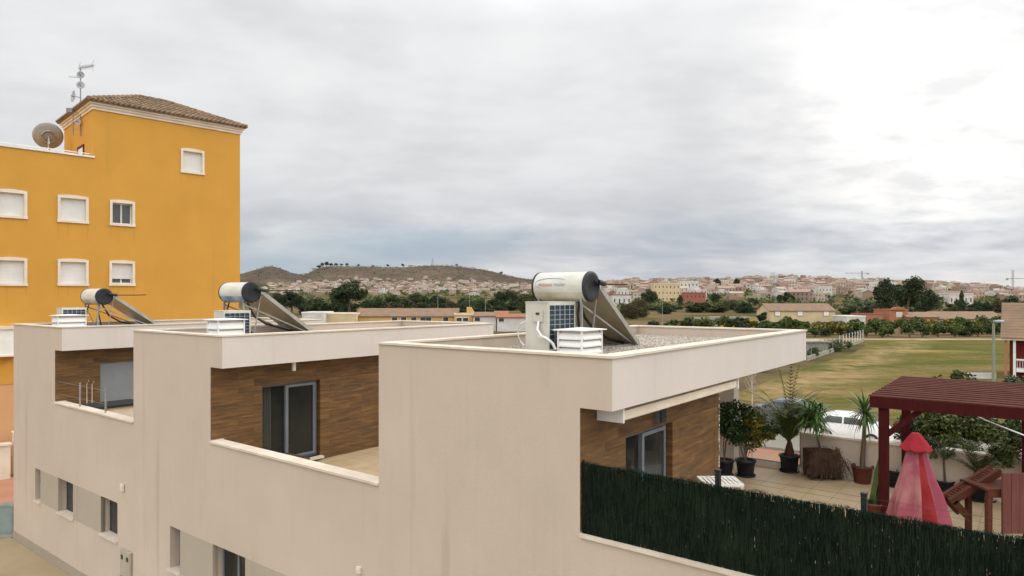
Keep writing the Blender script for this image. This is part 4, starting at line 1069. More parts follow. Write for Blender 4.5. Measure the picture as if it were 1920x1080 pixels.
# cactus
x, y = fl(1636, 975); cx = T('cactus', 'tall green columnar cactus leaning beside the pergola post', 'cactus', 'W', (x,y,ZF))
def ribbed(m, pts, r, n=24):
    pts = [Vector(p) for p in pts]; K = len(pts); vs = []
    for j, p in enumerate(pts):
        d = (pts[min(j+1,K-1)]-pts[max(j-1,0)]).normalized(); a = d.cross(Vector((0,1,0))).normalized(); b = a.cross(d)
        rr = r*(1 if j < K-2 else (.75 if j == K-2 else .15))*(1+.12*math.sin(j*2.1))
        for i in range(n):
            t = 2*math.pi*i/n; q = rr*(1+.28*math.cos(5*t)); vs.append(p+a*math.cos(t)*q+b*math.sin(t)*q)
    m.add(vs, [(j*n+i, j*n+(i+1) % n, (j+1)*n+(i+1) % n, (j+1)*n+i) for j in range(K-1) for i in range(n)], 0, True)
m = MB(); yy = y
ribbed(m, [Vector((x,y,ZF+.25)), U(1636,948,yy), U(1640,925,yy), U(1645,905,yy), U(1649,885,yy), U(1653,865,yy), U(1656,848,yy), U(1658,838,yy)], .06)
m.obj('stem', m_cactus, cx); pot(cx, x, y, ZF, .16, .3, m_potbr, False)

# pergola
pp0, pq0, pq1, pz0 = 2.22, 12.5, 15.95, CH-1.62
PG = T('pergola', 'dark red wooden pergola with a slatted roof over the terrace', 'pergola', 'H', (13.5, 1, ZF))
pE = -1.6
for q, p in ((12.62, 2.1), (15.0, 2.1), (15.0, .25), (12.62, -1.2), (15.0, -1.3)):
    if q > 14: m = MB(); m.box(q-.07, q+.07, p-.14, p, ZF, pz0-.16)
    else: m = MB(); m.box(q-.07, q+.07, p-.14, p, ZF, pz0-.16)
    m.obj('post', m_woodred, PG)
m = MB(); m.box(pq0, pq0+.07, pE, pp0, pz0-.19, pz0-.012); m.box(pq1-.07, pq1, pE, pp0, pz0-.19, pz0-.012); m.obj('beam', m_woodred, PG)
m = MB()
for p in (pp0-.06, 1.2, .2, -.8): m.box(pq0+.07, pq1-.07, p-.06, p, pz0-.17, pz0-.012)
m.obj('rafter', m_woodred, PG)
for k in range(13):
    q = pq0+.02+k*(pq1-pq0-.12)/12; m = MB(); m.box(q, q+.14, pE, pp0+.02, pz0-.012, pz0+.008); m.obj('slat', m_slat, PG)
m = MB(); m.obox((12.62,1.97,pz0-.62), (12.62,1.50,pz0-.18), .09, .09); m.obj('brace', m_woodred, PG)
a = towld('H', 14.0, 1.25, pz0-.2); b = U(1935, 822, 9.5)
m = MB(); m.tube([a, a.lerp(b,.5)-Vector((0,0,.03)), b], .010, 6); tag(m.obj('washing_line', m_hose, frame='W', org=tuple(a)), 'pale rope slanting down from the pergola beam', 'rope')

# closed parasol
dp = 9.5; ux = gx(1717, dp); PS = T('parasol', 'closed parasol with a bright red cap and faded pink folds', 'parasol', 'W', (ux, dp, ZF))
m = MB(); m.cyl((ux,dp,ZF+.05), (ux,dp,5.36), .022, n=12); m.obj('pole', m_brownwood, PS)
m = MB(); m.lathe((ux,dp,ZF), [(0,.002),(.26,.002),(.26,.05),(.06,.09),(.03,.3)], 24); m.obj('base', m_gpatch, PS)
zt_ = zz(812, dp); zc_ = zz(840, dp); zb2 = zz(992, dp)
n = 96; prof = [(.06, zz(832,dp)), (.12, zc_-.05), (.175, zz(875,dp)), (.225, zz(900,dp)), (.27, zz(922,dp)), (.305, zz(945,dp)), (.335, zz(968,dp)), (.36, zb2)]
vs = []; m = MB()
for j, (r, z) in enumerate(prof):
    for i in range(n):
        t = 2*math.pi*i/n; fold = .17*math.cos(5*t+1.2+.35*math.sin(j*.8))+.07*math.cos(11*t+j*.5)+.035*math.cos(23*t+j*.9); rr = r*(1+fold*min(1, .3+j*.12))
        vs.append((ux+.015*j/5+rr*math.cos(t)*1.05, dp+rr*math.sin(t)*.75, z+.03*math.cos(5*t)*(j == 7)))
m.add(vs, [], 0)
for j in range(len(prof)-1):
    for i in range(n):
        tt = (i/n*360)
        m.f.append((j*n+i, j*n+(i+1) % n, (j+1)*n+(i+1) % n, (j+1)*n+i)); m.sm.append(True)
        m.m.append(1 if 256 < tt < 284 else (2 if tt >= 284 or tt < 60 else 0))
m.obj('canopy', [m_umb2, m_umb1, m_umb4], PS)
m = MB(); vs = []; prf = [(.0,zt_+.005),(.05,zt_),(.09,zt_-.05),(.15,zt_-.14),(.205,zt_-.20)]
for j, (r, z) in enumerate(prf):
    for i in range(48):
        t = 2*math.pi*i/48; rr = r*(1+.05*abs(math.cos(3*t+.5))+.03*math.sin(7*t)); vs.append((ux+rr*math.cos(t), dp+rr*math.sin(t), z-.03*abs(math.sin(4*t))*(j == 4)))
m.add(vs, [(j*48+i, j*48+(i+1) % 48, (j+1)*48+(i+1) % 48, (j+1)*48+i) for j in range(4) for i in range(48)], 0, False)
m.obj('cap', m_umb3, PS)

# white plastic table
dt = 10.6; tx = gx(1350, dt); tz_ = zz(901, dt)
TB = T('plastic_table', 'small white slatted plastic table behind the green screen', 'table', 'W', (tx, dt, ZF))
m = MB(); w_, l_ = .29, .26
for k in range(9):
    x = tx-w_+.03+k*(2*w_-.06)/8; m.box(x-.021, x+.021, dt-l_+.03, dt+l_-.03, tz_-.012, tz_)
m.box(tx-w_, tx+w_, dt-l_, dt-l_+.03, tz_-.03, tz_+.004); m.box(tx-w_, tx+w_, dt+l_-.03, dt+l_, tz_-.03, tz_+.004); m.box(tx-w_-.01, tx-w_+.01, dt-l_+.03, dt+l_-.03, tz_-.03, tz_+.004); m.box(tx+w_-.01, tx+w_+.01, dt-l_+.03, dt+l_-.03, tz_-.03, tz_+.004)
m.obj('tabletop', m_white, TB)
for a in (-1,1):
    for b in (-1,1): m = MB(); m.obox((tx+a*(w_-.03),dt+b*(l_-.03),tz_-.03), (tx+a*(w_+.0),dt+b*(l_+.0),ZF), .04, .03); m.obj('leg', m_white, TB)

# wooden deck chair and bench at the right
dk = 10.3
DC = T('deck_chair', 'brown wooden deck chair frame slanting up to the right', 'chair', 'W', (gx(1820,dk), dk, ZF))
def bar(root, a, b, w, h, name, mat, dy=0):
    m = MB(); A = U(*a); B = U(*b); A.y += dy; B.y += dy; m.obox(A, B, w, h); return m.obj(name, mat, root)
bar(DC, (1782,941,dk), (1876,884,dk), .07, .10, 'side_rail', m_brownwood); bar(DC, (1782,941,dk), (1876,884,dk), .07, .10, 'side_rail', m_brownwood, .2)
m = MB()
for k in range(15):
    f = .08+k*.058; A = U(1782,938,dk).lerp(U(1876,881,dk), f); m.box(A.x-.03, A.x+.03, dk+.035, dk+.165, A.z-.03, A.z+.015)
m.obj('seat_slats', m_brownwood, DC)
bar(DC, (1788,940,dk), (1814,968,dk), .07, .09, 'leg', m_brownwood); bar(DC, (1788,940,dk), (1814,968,dk), .07, .09, 'leg', m_brownwood, .2)
BN = T('wooden_bench', 'faded red board backed wooden bench at the right edge', 'bench', 'W', (gx(1900,9.9), 9.9, ZF))
d9 = 9.9
x0, x1 = gx(1879,d9), gx(1990,d9); zt9, zb9 = zz(887,d9), zz(1000,d9)
m = MB(); nb = 7
for k in range(nb):
    a = x0+(x1-x0)*k/nb; b = x0+(x1-x0)*(k+1)/nb; m.box(a, b-.006, d9-.02, d9+.02, zb9, zt9+.004*math.sin(k*3))
m.obj('back_boards', m_pinkwood, BN)
m = MB()
for y_ in (.05, .5): m.box(gx(1858,d9), x1, d9+y_, d9+y_+.07, zz(930,d9)-.04, zz(922,d9))
for k in range(5): m.box(gx(1853,d9), x1, d9+.04+k*.11, d9+.13+k*.11, zz(922,d9), zz(922,d9)+.03)
m.obj('seat', m_brownwood, BN)
for x in (gx(1862,d9), x1-.1):
    for y_ in (.06, .5): m = MB(); m.box(x-.035, x+.035, d9+y_, d9+y_+.07, ZF, zz(930,d9)-.04); m.obj('leg', m_brownwood, BN)

# ------------------------------------------------------------------ beyond: cars, lamp, street trees
def car(x, y, rz, paint_, label, Lc=4.0, Wc=1.72, Hc=1.48, hatch=True):
    root = bpy.data.objects.new('parked_car', None); col.objects.link(root); root.location = (x, y, 0.004); root.rotation_euler = (0,0,rz)
    ORG[root.name] = (0,0,0); tag(root, label, 'car', 'cars parked on the street')
    h = Lc/2; top = [(-h,.55),(-h+.06,.92),(-h+.22,1.0),(-h+.55,Hc-.10),(-h+.95,Hc-.01),(-.1,Hc),(.45,Hc-.07),(1.02,1.02),(1.5,.93),(h-.12,.78),(h,.55)]
    if not hatch: top = [(-h,.55),(-h+.05,.98),(-h+.6,1.02),(-h+1.15,Hc-.06),(-.5,Hc),(.2,Hc-.03),(.95,1.02),(1.6,.92),(h-.1,.76),(h,.52)]
    belt = .93; m = MB(); rings = []
    for (px_, pz_) in top:
        e = 1-.10*abs(px_/h)**4; wb = Wc/2*e; zb_ = min(belt, pz_-.02)
        wt = wb-max(0, (pz_-belt))*.34
        half = [(wb*.92,.22),(wb,.36),(wb*1.0,.6 if zb_ > .62 else zb_-.05),(wb*.975,zb_),(wt*.97,max(pz_-.045,zb_+.005)),(wt*.86,pz_)]
        rings.append([(px_,a,b) for a, b in half]+[(px_,-a,b) for a, b in half[::-1]])
    k = len(rings[0]); vs = [p for r in rings for p in r]
    m.add(vs, [(j*k+i, (j+1)*k+i, (j+1)*k+(i+1) % k, j*k+(i+1) % k) for j in range(len(rings)-1) for i in range(k)], 0, True)
    m.add(rings[0], [tuple(range(k))]); m.add(rings[-1], [tuple(range(k))[::-1]])
    bd = m.obj('body', paint_, root)
    # side windows
    def side(x0, x1, z0, z1, xs0, xs1, s, nm='side_window'):
        w = lambda z: (Wc/2-max(0,(z-belt))*.34)*.985+.012
        g = MB(); g.add([(x0,s*w(z0),z0),(x1,s*w(z0),z0),(xs1,s*w(z1),z1),(xs0,s*w(z1),z1)], [(0,1,2,3)]); g.obj(nm, m_carg, root)
    for s in (-1, 1):
        side(-h+.45,-.32,.97,Hc-.14,-h+.78,-.32,s); side(-.24,.86,.97,Hc-.14,-.24,.36,s)
    g = MB(); g.add([(1.04,-.66,1.035),(1.04,.66,1.035),(.50,.54,Hc-.06),(.50,-.54,Hc-.06)], [(0,1,2,3)]); g.obj('windscreen', m_carg, root)
    g = MB(); a, b = (top[2], top[3]); g.add([(a[0]-.012,-.62,a[1]+.03),(a[0]-.012,.62,a[1]+.03),(b[0]-.02,.54,b[1]-.02),(b[0]-.02,-.54,b[1]-.02)], [(0,1,2,3)]); g.obj('rear_window', m_carg, root)
    for xx in (-h+.72, h-.76):
        for s in (-1, 1):
            w = MB(); w.cyl((xx,s*(Wc/2-.19),.31), (xx,s*(Wc/2+.012),.31), .31, n=28); wo = w.obj('wheel', m_black, root)
            w = MB(); w.cyl((xx,s*(Wc/2+.0),.31), (xx,s*(Wc/2+.022),.31), .19, n=20); w.obj('rim', m_rim, wo)
    for s in (-1, 1):
        w = MB(); w.box(h-.14,h-.0,s*.62-.14,s*.62+.14,.58,.70); w.obj('headlight', m_lens, root)
        w = MB(); w.box(-h-.01,-h+.1,s*.66-.10,s*.66+.10,.68,.92); w.obj('tail_light', m_redlens, root)
        w = MB(); w.box(.72,.86,s*(Wc/2+.06)-.08,s*(Wc/2+.06)+.08,.98,1.10); w.obj('mirror', paint_, root)
    return root
cx_, cy_ = gx(1598, 34.5), 34.5
car(cx_, cy_, TH+math.pi/2+math.pi, m_carw, 'white hatchback parked beyond the terrace wall', 3.55, 1.64, 1.43)
car(gx(1468, 39.5), 39.5, TH+math.pi/2, m_card, 'dark grey car parked behind the tall potted palm', 4.3, 1.75, 1.45, False)
ld = 30.0; lx = gx(1863, ld); LP = T('street_lamp', 'pale green grey street lamp post beyond the pergola', 'street lamp', 'W', (lx, ld, 0))
m = MB(); m.cyl((lx,ld,0), (lx,ld,zz(607,ld)), .085, .055, 14); m.cyl((lx,ld,0),(lx,ld,.35),.13,.11,14); m.obj('pole', m_pole, LP)
m = MB(); m.tube([(lx,ld,zz(607,ld)),(lx+.03,ld,zz(603,ld)),(lx+.15,ld,zz(602,ld))], .03, 8); m.obj('arm', m_pole, LP)
m = MB(); m.lathe((lx+.22,ld,zz(605,ld)), [(0,0),(.16,.0),(.22,.05),(.17,.10),(.0,.13)], 20); m.obj('lamp_head', m_bluish, LP)

def treeobj(name, label, x, y, z0, cz, rad, n, mat, leaf, rnd, group=None, trunk=.12, lumps=12, fill=.4, bark=None, asp=.6, mats2=None):
    A = T(name, label, 'tree', 'W', (x,y,z0), group)
    m = MB(); cs = crown(m, (x,y,cz), rad, n, leaf, rnd, lumps, fill=fill, asp=asp)
    t = MB(); t.tube([(x,y,z0-.1),(x+rad[0]*.04,y,z0+(cz-z0)*.5),(x-rad[0]*.03,y,cz-rad[2]*.3),(x,y,cz+rad[2]*.3)], trunk, 9, r1=trunk*.3)
    for c in cs[:7]: t.tube([(x,y,cz-rad[2]*.6),((x+c.x)/2,(y+c.y)/2,(cz-rad[2]*.3+c.z)/2+rad[2]*.05),tuple(c)], trunk*.38, 6, r1=trunk*.1)
    t.obj('trunk', bark or m_bark, A); m.obj('crown', mat, A)
    return A
tr_ = random.Random(21)
treeobj('street_tree', 'round leafy street tree rising above the back of the pergola', gx(1790,24), 24, 0, zz(745,24), (.95,.9,1.45), 5200, m_treel, .13, tr_, 'street trees beyond the terrace', .08, 14, .36)
treeobj('street_tree', 'bushy street tree right of the parasol, seen under the pergola', gx(1745,21), 21, 0, zz(805,21), (1.15,.8,.95), 6500, m_treel, .11, tr_, 'street trees beyond the terrace', .07, 12, .42)
treeobj('street_tree', 'wide street tree between the lamp post and the parasol', gx(1820,20), 20, 0, zz(815,20), (1.2,.8,.95), 6000, m_treel, .11, tr_, 'street trees beyond the terrace', .07, 12, .42)
treeobj('olive_tree', 'grey green olive tree below the red house at the right edge', gx(1905,48), 48, 0, zz(728,48), (1.9,1.5,1.3), 4200, m_olive, .17, tr_, None, .12, 12, .42)
treeobj('street_tree', 'low dark street tree at the far right behind the pergola end', gx(1905,27), 27, 0, zz(815,27), (1.0,.9,.9), 3200, m_ficus, .12, tr_, 'street trees beyond the terrace', .08, 12, .42)
# bare young tree beyond column
bx_, bd_ = gx(1410, 30), 30
BT = T('bare_tree', 'thin leafless young tree beside the townhouse column', 'tree', 'W', (bx_, bd_, 0))
m = MB(); m.tube([(bx_,bd_,0),(bx_+.02,bd_,2),(bx_,bd_,zz(712,bd_))], .045, 8, r1=.025); m.obj('trunk', MAT('pale_bark', (.45,.42,.36), None, 5, .9), BT)
m = MB(); rb = random.Random(5)
for k in range(26):
    z = zz(725,bd_)+rb.uniform(-.3,.35); a = rb.uniform(0,6.28); l = rb.uniform(.25,.6); m.tube([(bx_,bd_,z),(bx_+math.cos(a)*l*.4,bd_+math.sin(a)*l*.4,z+l*.5),(bx_+math.cos(a)*l*.6,bd_+math.sin(a)*l*.6,z+l)], .010, 4, r1=.003)
m.obj('twigs', MAT('pale_twigs', (.42,.39,.35), None, 5, .9), BT)

# shrubs along the edge of the field
def bushproto(name, label, rad, n, leaf, mat, group, seed, lumps=9, stem=True, fill=.42):
    rnd = random.Random(seed); A = T(name, label, 'bush' if 'tree' not in name and 'pine' not in name and 'palm' not in name else 'tree', 'W', (0,0,0), group)
    m = MB(); crown(m, (0,0,rad[2]*1.0), rad, n, leaf, rnd, lumps, fill=fill, asp=.7); m.obj('foliage', mat, A)
    t = MB()
    for k in range(4): t.tube([(0,0,0),(math.cos(k*1.7)*rad[0]*.2,math.sin(k*1.7)*rad[1]*.2,rad[2]*.6),(math.cos(k*1.7)*rad[0]*.5,math.sin(k*1.7)*rad[1]*.5,rad[2]*1.1)], rad[0]*.04, 5, r1=rad[0]*.015)
    t.obj('stem', m_bark, A)
    return A
USED = set()
def place(proto, x, y, z=0, rz=0, sc=1, label=None):
    if proto.name not in USED:
        USED.add(proto.name); proto.location = (x, y, z); proto.rotation_euler = (0,0,rz); proto.scale = sc if isinstance(sc, tuple) else (sc,sc,sc)
        if label: proto['label'] = label
        return proto
    return dup(proto, (x, y, z), rz, sc, label)
rn = random.Random(99)
GE = 'weedy bushes along the field edge'
hb = [bushproto('hedge_bush', 'scrubby green bush along the left edge of the grass field', (1.2,1.1,.75), 700, .2, m, GE, 30+i, 8) for i, m in enumerate((m_bush, m_olive))]
edge = [(15.5,53.5),(18.5,57.5),(30.3,72.3),(44,90),(50,99)]
for k in range(26):
    t = k/25*3.999; j = int(t); f = t-j; a, b = edge[j], edge[j+1]
    place(hb[k % 2], a[0]+(b[0]-a[0])*f-1.4+rn.gauss(0,.4), a[1]+(b[1]-a[1])*f+.7+rn.gauss(0,.4), 0, rn.uniform(0,6), rn.uniform(.5,.95))
# fence with white posts on a low wall
WF = T('field_fence', 'low pale wall with posts and mesh bordering the grass field', 'fence', 'W', (gx(1515,76), 76, 0))
p0, p1 = Vector((gx(1512,78),78,0)), Vector((gx(1618,112),112,0))
m = MB(); m.obox(p0+Vector((0,0,.25)), p1+Vector((0,0,.25)), .2, .5); m.obj('low_wall', m_conc, WF)
for k in range(17):
    P = p0.lerp(p1, k/16); m = MB(); m.cyl(P+Vector((0,0,.5)), P+Vector((0,0,2.0)), .045, n=6); m.obj('post', m_white if k > 7 else m_pole, WF)
m = MB()
for z in (.6,.95,1.3,1.65,1.95): m.tube([p0+Vector((0,0,z)), p1+Vector((0,0,z))], .012, 4)
m.obj('mesh', m_wire, WF)
# green netting sheds left of the fence
m = MB(); x, y = gx(1528,86), 88; m.box(x-3.4, x+2.6, y, y+4, 0, 1.5); m.box(x-3.7, x+2.9, y-.3, y+4.3, 1.5, 1.65)
tag(m.obj('shed', m_conc, frame='W', org=(x,y,0)), 'low pale shed behind the field fence, just right of the roof corner', 'shed')

# orchard trees beyond the field
GO = 'orchard trees beyond the field'
ob = [bushproto('orchard_tree', 'low green orchard tree in the row beyond the grass field', (2.3,2.1,1.75), 1100, .42, m, GO, 40+i, 10) for i, m in enumerate((m_bush, m_pine, m_bush))]
oy = bushproto('orchard_tree', 'yellow leaved orchard tree among the green row', (2.3,2.1,1.65), 1100, .42, m_yelleaf, GO, 47, 10)
for row, yb_ in enumerate((126, 134, 143)):
    u0 = 1225 if row == 2 else (1420 if row == 1 else 1500)
    u = u0
    while u < 2010:
        x = gx(u, yb_); s = rn.uniform(.75,1.12)*(.72 if row == 0 else 1.0)
        yel = row == 1 and (1520 < u < 1580 or 1738 < u < 1775 or 1820 < u < 1850)
        pb = oy if yel else ob[rn.randrange(3)]
        place(pb, x, yb_+rn.gauss(0,1.2), 0, rn.uniform(0,6), (s*1.1, s, s*rn.uniform(.85,1.1)), 'yellow leaved orchard tree among the green row' if yel else None)
        u += rn.uniform(21,34)
# bushes just beyond the roofs in the gap between houses
for u, d, s in ((935,60,.62),(950,62,.7),(968,61,.6),(985,63,.7),(1002,62,.65),(615,110,.9),(1238,110,.9),(1262,112,1.0),(1290,112,.95),(1316,114,.8),(1345,118,.8)):
    pr_z = s; place(ob[rn.randrange(3)], gx(u,d), d, 0, rn.uniform(0,6), (s, s, s*(1.15 if d < 100 else .85)))

# ------------------------------------------------------------------ middle distance buildings
def gable(root, x0, x1, y0, y1, zb, ze, zr, wall, roof, over=.3):
    m = MB(); m.box(x0, x1, y0, y1, 0, ze); ym = (y0+y1)/2
    m.add([(x0,y0,ze),(x0,y1,ze),(x0,ym,zr-.05),(x1,y0,ze),(x1,y1,ze),(x1,ym,zr-.05)], [(0,2,1),(3,4,5)]); m.obj('wall', wall, root)
    m = MB(); o = over; s = (zr-ze)/((y1-y0)/2); e = ze-s*o+.03
    for sgn, ya in ((1, y0-o), (-1, y1+o)):
        a, b, c, d = (x0-o,ya,e), (x1+o,ya,e), (x1+o,ym,zr+.03), (x0-o,ym,zr+.03)
        m.add([a,b,c,d]+[(p[0],p[1],p[2]-.15) for p in (a,b,c,d)], [(0,1,2,3),(7,6,5,4),(0,4,5,1),(1,5,6,2),(3,2,6,7),(0,3,7,4)])
    return m.obj('roof', roof, root)
def fwin(root, xs, y, z0, z1, w, mat=None, frame=None):
    for x in xs:
        m = MB(); m.box(x-w/2-.12, x+w/2+.12, y-.09, y-.01, z0-.12, z1+.12); o = m.obj('window', frame or m_ytrim, root)
        m = MB(); m.box(x-w/2, x+w/2, y-.11, y-.09, z0, z1); m.obj('pane', mat or m_win, o)
def farm(label, u0, u1, vt, ve, d, dep, wall, roof, wins=(), vz=(0,0), wmat=None, name='farmhouse', flat=False, frame=None):
    x0, x1 = gx(u0,d), gx(u1,d); r = T(name, label, 'house', 'W', ((x0+x1)/2, d, 0), None)
    if flat:
        m = MB(); z = zz(vt,d); m.box(x0,x1,d,d+dep,0,z-.3); m.obj('wall', wall, r)
        m = MB(); m.box(x0-.1,x1+.1,d-.1,d+.2,z-.3,z); m.box(x0-.1,x1+.1,d+dep-.2,d+dep+.1,z-.3,z); m.box(x0-.1,x0+.2,d+.2,d+dep-.2,z-.3,z); m.box(x1-.2,x1+.1,d+.2,d+dep-.2,z-.3,z); m.obj('parapet', roof, r)
    else: gable(r, x0, x1, d, d+dep, 0, zz(ve,d), zz(vt,d+dep/2), wall, roof)
    if wins: fwin(r, [gx(u,d) for u in wins], d, zz(vz[1],d), zz(vz[0],d), 1.3*(d/170), wmat, frame)
    return r
farm('long low ochre farmhouse with a brown tiled roof behind the middle roof', 668, 856, 578, 592, 150, 9, m_ochr, m_troof, (740,757,776,793,804,836), (595,602))
farm('beige walled annex left of the long ochre farmhouse', 608, 668, 587, 590, 148, 8, m_creamr, m_ytrim, flat=True)
farm('pale grey flat building behind the tilted collector of the middle roof', 566, 606, 585, 588, 145, 8, m_whr, m_white, flat=True)
r = farm('small ochre house with a raised gable and roof terrace', 852, 886, 588, 592, 148, 8, m_ochr, m_ytrim, (861,873), (596,602), flat=True)
m = MB(); x = gx(881,149); m.add([(x-.7,149,3.5),(x+.9,149,3.5),(x+.9,149,zz(586,149)),(x+.2,149,zz(576,149)),(x-.7,149,zz(576,149)),(x-.7,151,3.5),(x+.9,151,3.5),(x+.9,151,zz(586,149)),(x+.2,151,zz(576,149)),(x-.7,151,zz(576,149))], [(0,1,2,3,4),(9,8,7,6,5),(2,7,8,3),(3,8,9,4),(1,6,7,2),(4,9,5,0)]); m.obj('chimney', m_ochr, r)
farm('white cottage with a clay tiled roof beside the ochre house', 887, 930, 585, 592, 147, 8, m_whr, m_troof, (895,), (595,602))
farm('small cottage with a bright orange tile roof left of the air conditioner', 928, 951, 583, 590, 152, 6, m_whr, m_troof2, ())
farm('long white garden wall building left of the air conditioner', 932, 990, 588, 594, 146, 5, m_whr, m_troof2, (940,), (597,603))
farm('bright yellow low building beyond the nearest roof edge', 1349, 1418, 595, 597, 150, 8, m_yelr, m_conc, (1400,), (604,612), flat=True)
farm('grey low store left of the bright yellow building', 1310, 1348, 597, 599, 150, 8, m_conc, m_conc, (), flat=True)
farm('cream house with a brown roof and three white shuttered windows', 1443, 1566, 569, 582, 190, 10, m_creamr, m_troof, (1458,1500,1549), (584,592), m_shut, frame=m_brick)
farm('white flat roofed shed left of the red orange shed', 1588, 1623, 592, 594, 178, 8, m_whr, m_white, flat=True)
farm('red orange shed between the white shed and the orange gabled house', 1624, 1656, 588, 590, 180, 8, m_orange, m_brick, flat=True)
farm('orange house with a round topped gable below the big pines', 1668, 1702, 580, 583, 182, 8, m_orange, m_orange, (1686,), (586,594), m_whr, flat=True)
farm('long low orange walled farm range with a brown roof', 1702, 1760, 585, 594, 180, 9, m_orange, m_troof)
farm('long grey green farm range with a brown tiled roof', 1761, 1884, 584, 597, 180, 10, m_tealr, m_troof, (1845,1875), (602,609))
# round top of the orange gable
m = MB(); x = gx(1685,181.6); z = zz(581,182); n = 12; vs = []
for yy in (181.6, 182.2):
    vs.append((x-1.9,yy,z)); 
    for k in range(n+1): t = math.pi*(1-k/n); vs.append((x+1.9*math.cos(t), yy, z+.1+.7*math.sin(t)))
    vs.append((x+1.9,yy,z))
k = n+3; m.add(vs, [tuple(range(k))[::-1], tuple(range(k,2*k))]+[(i, i+1, k+i+1, k+i) for i in range(k-1)])
tag(m.obj('gable_ornament', m_orange, frame='W', org=(x,182,z)), 'round topped orange parapet above the orange house', 'parapet')
# red house right edge: its front faces the viewer's side of the field
rd = 62; FR['R'] = (-R(37), gx(1884, rd), rd)
RH = T('red_house', 'dark red house with a brown tiled roof, cut by the right edge of the field', 'house', 'R', (2, 0, 0)); zr_ = lambda v: zz(v, rd)
m = MB(); m.box(.35, 9, 0, 7, 0, zr_(636)); m.obj('wall', m_red, RH)
for a in (0.0, .62):
    m = MB(); m.box(a, a+.2, -1.3, -1.1, 0, zr_(636)); m.obj('porch_column', m_orange if a == 0 else m_white, RH)
m = MB(); m.box(.85, 9, -1.25, -1.15, zr_(673), zr_(670))
for k in range(36): m.box(.9+k*.2, .93+k*.2, -1.22, -1.18, zr_(688), zr_(673))
m.box(.85, 9, -1.3, 0, zr_(694), zr_(688)); m.obj('balcony', m_white, RH)
m = MB(); m.box(-.25, 9, -1.5, 0, zr_(636), zr_(631)); m.obj('eave', m_ytrim, RH)
m = MB()
for k in range(13):
    y0_ = -1.6+k*.36; z0_ = zr_(631)+k*.235
    m.add([(-.3,y0_,z0_),(9,y0_,z0_),(9,y0_+.42,z0_+.25),(-.3,y0_+.42,z0_+.25),(-.3,y0_,z0_-.09),(9,y0_,z0_-.09)], [(0,1,2,3),(4,5,1,0)])
m.add([(-.3,-1.6,zr_(631)),(-.3,7,zr_(631)),(-.3,2.9,zr_(631)+3.0)], [(0,1,2)])
m.obj('roof', m_troof, RH)

# ------------------------------------------------------------------ middle and far trees
def pine(name, seed, label, group, n=2600, mat=None, leaf=.55, rad=(4.2,4.0,3.2), cz=8.5, lumps=13, trunk=.3, fill=.36):
    return treeobj(name, label, 0, 0, 0, cz, rad, n, mat or m_pine, leaf, random.Random(seed), group, trunk, lumps, fill, asp=.7)
GT = 'dark trees in the middle distance'
P1 = pine('pine_tree', 61, 'broad dark pine in the middle distance', GT, n=4200, rad=(4.4,4.2,4.4), cz=7.2, fill=.42, lumps=17)
P2 = pine('pine_tree', 62, 'broad dark pine in the middle distance', GT, n=4800, cz=6.8, rad=(4.7,4.3,4.6), fill=.42, lumps=18)
P3 = pine('broadleaf_tree', 63, 'green broadleaf tree in the middle distance', GT, n=4000, mat=m_dkleaf, cz=4.6, rad=(4,4,5.0), fill=.44, lumps=16)
P4 = pine('broadleaf_tree', 64, 'brownish autumn tree in the middle distance', GT, n=3400, mat=m_auburn, cz=4.6, rad=(4,4,4.8), fill=.40, lumps=15)
# heights of prototypes: about cz+rad.z
PH = {P1.name: 11.7, P2.name: 11.1, P3.name: 10, P4.name: 9.5}
PWD = {P1.name: 4.5, P2.name: 4.9, P3.name: 4.3, P4.name: 4.3}
def ptr(P, u, vt, d, wpx, label=None):
    z0 = hz(gx(u,d), d); h = zz(vt, d)-z0; sz = h/PH[P.name]; sx = (wpx/2*d/F)/PWD[P.name]
    return place(P, gx(u,d), d, z0, rn.uniform(0,6), (sx, sx, sz), label)
ptr(P2, 655, 524, 300, 88, 'largest round pine left of centre, below the brown hill')
ptr(P1, 548, 544, 290, 62, 'dark pine just behind the middle tilted collector')
ptr(P3, 598, 556, 280, 60); ptr(P1, 520, 548, 300, 50); ptr(P3, 622, 560, 290, 44)
for P, u, v, d, w in ((P3,708,556,330,50),(P1,735,552,340,44),(P2,785,548,350,50),(P3,760,556,330,46),(P1,815,552,350,40),(P2,826,556,340,40),(P4,845,562,330,36),(P3,835,560,380,30),(P1,868,558,400,30),(P4,900,566,380,30),(P1,940,545,420,34),(P2,955,543,420,40),(P3,975,552,420,50),(P4,990,548,400,60),(P3,890,573,300,50),(P3,925,572,300,50),(P1,1218,541,420,36),(P4,1200,556,250,50),(P4,1185,566,230,44),(P3,1175,568,250,40),(P1,1276,552,460,14),(P1,1342,548,520,26),(P3,1302,566,330,50),(P3,1340,570,330,60),(P4,1370,560,400,40),(P3,1400,572,320,60),(P1,1462,552,560,16),(P1,1486,552,560,16),(P3,1470,546,620,34),(P1,1380,522,1000,16),(P1,1345,522,1000,18),(P2,1430,584,175,26),(P1,1413,558,450,24),(P3,1250,572,300,40),(P3,1790,560,330,40),(P3,1730,562,300,40),(P4,1875,556,330,40),(P3,1902,552,320,50),(P1,1850,566,300,30),(P3,1655,565,260,60),(P3,1595,570,260,50),(P3,1630,572,260,50),(P3,1830,573,300,40),(P3,1700,575,240,60)):
    ptr(P, u, v, d, w)
ptr(P1, 1656, 519, 215, 52, 'left one of the two tall dark pines at right'); ptr(P2, 1703, 516, 225, 70, 'right and broader one of the two tall dark pines at right')
ptr(P1, 1745, 540, 235, 44); 
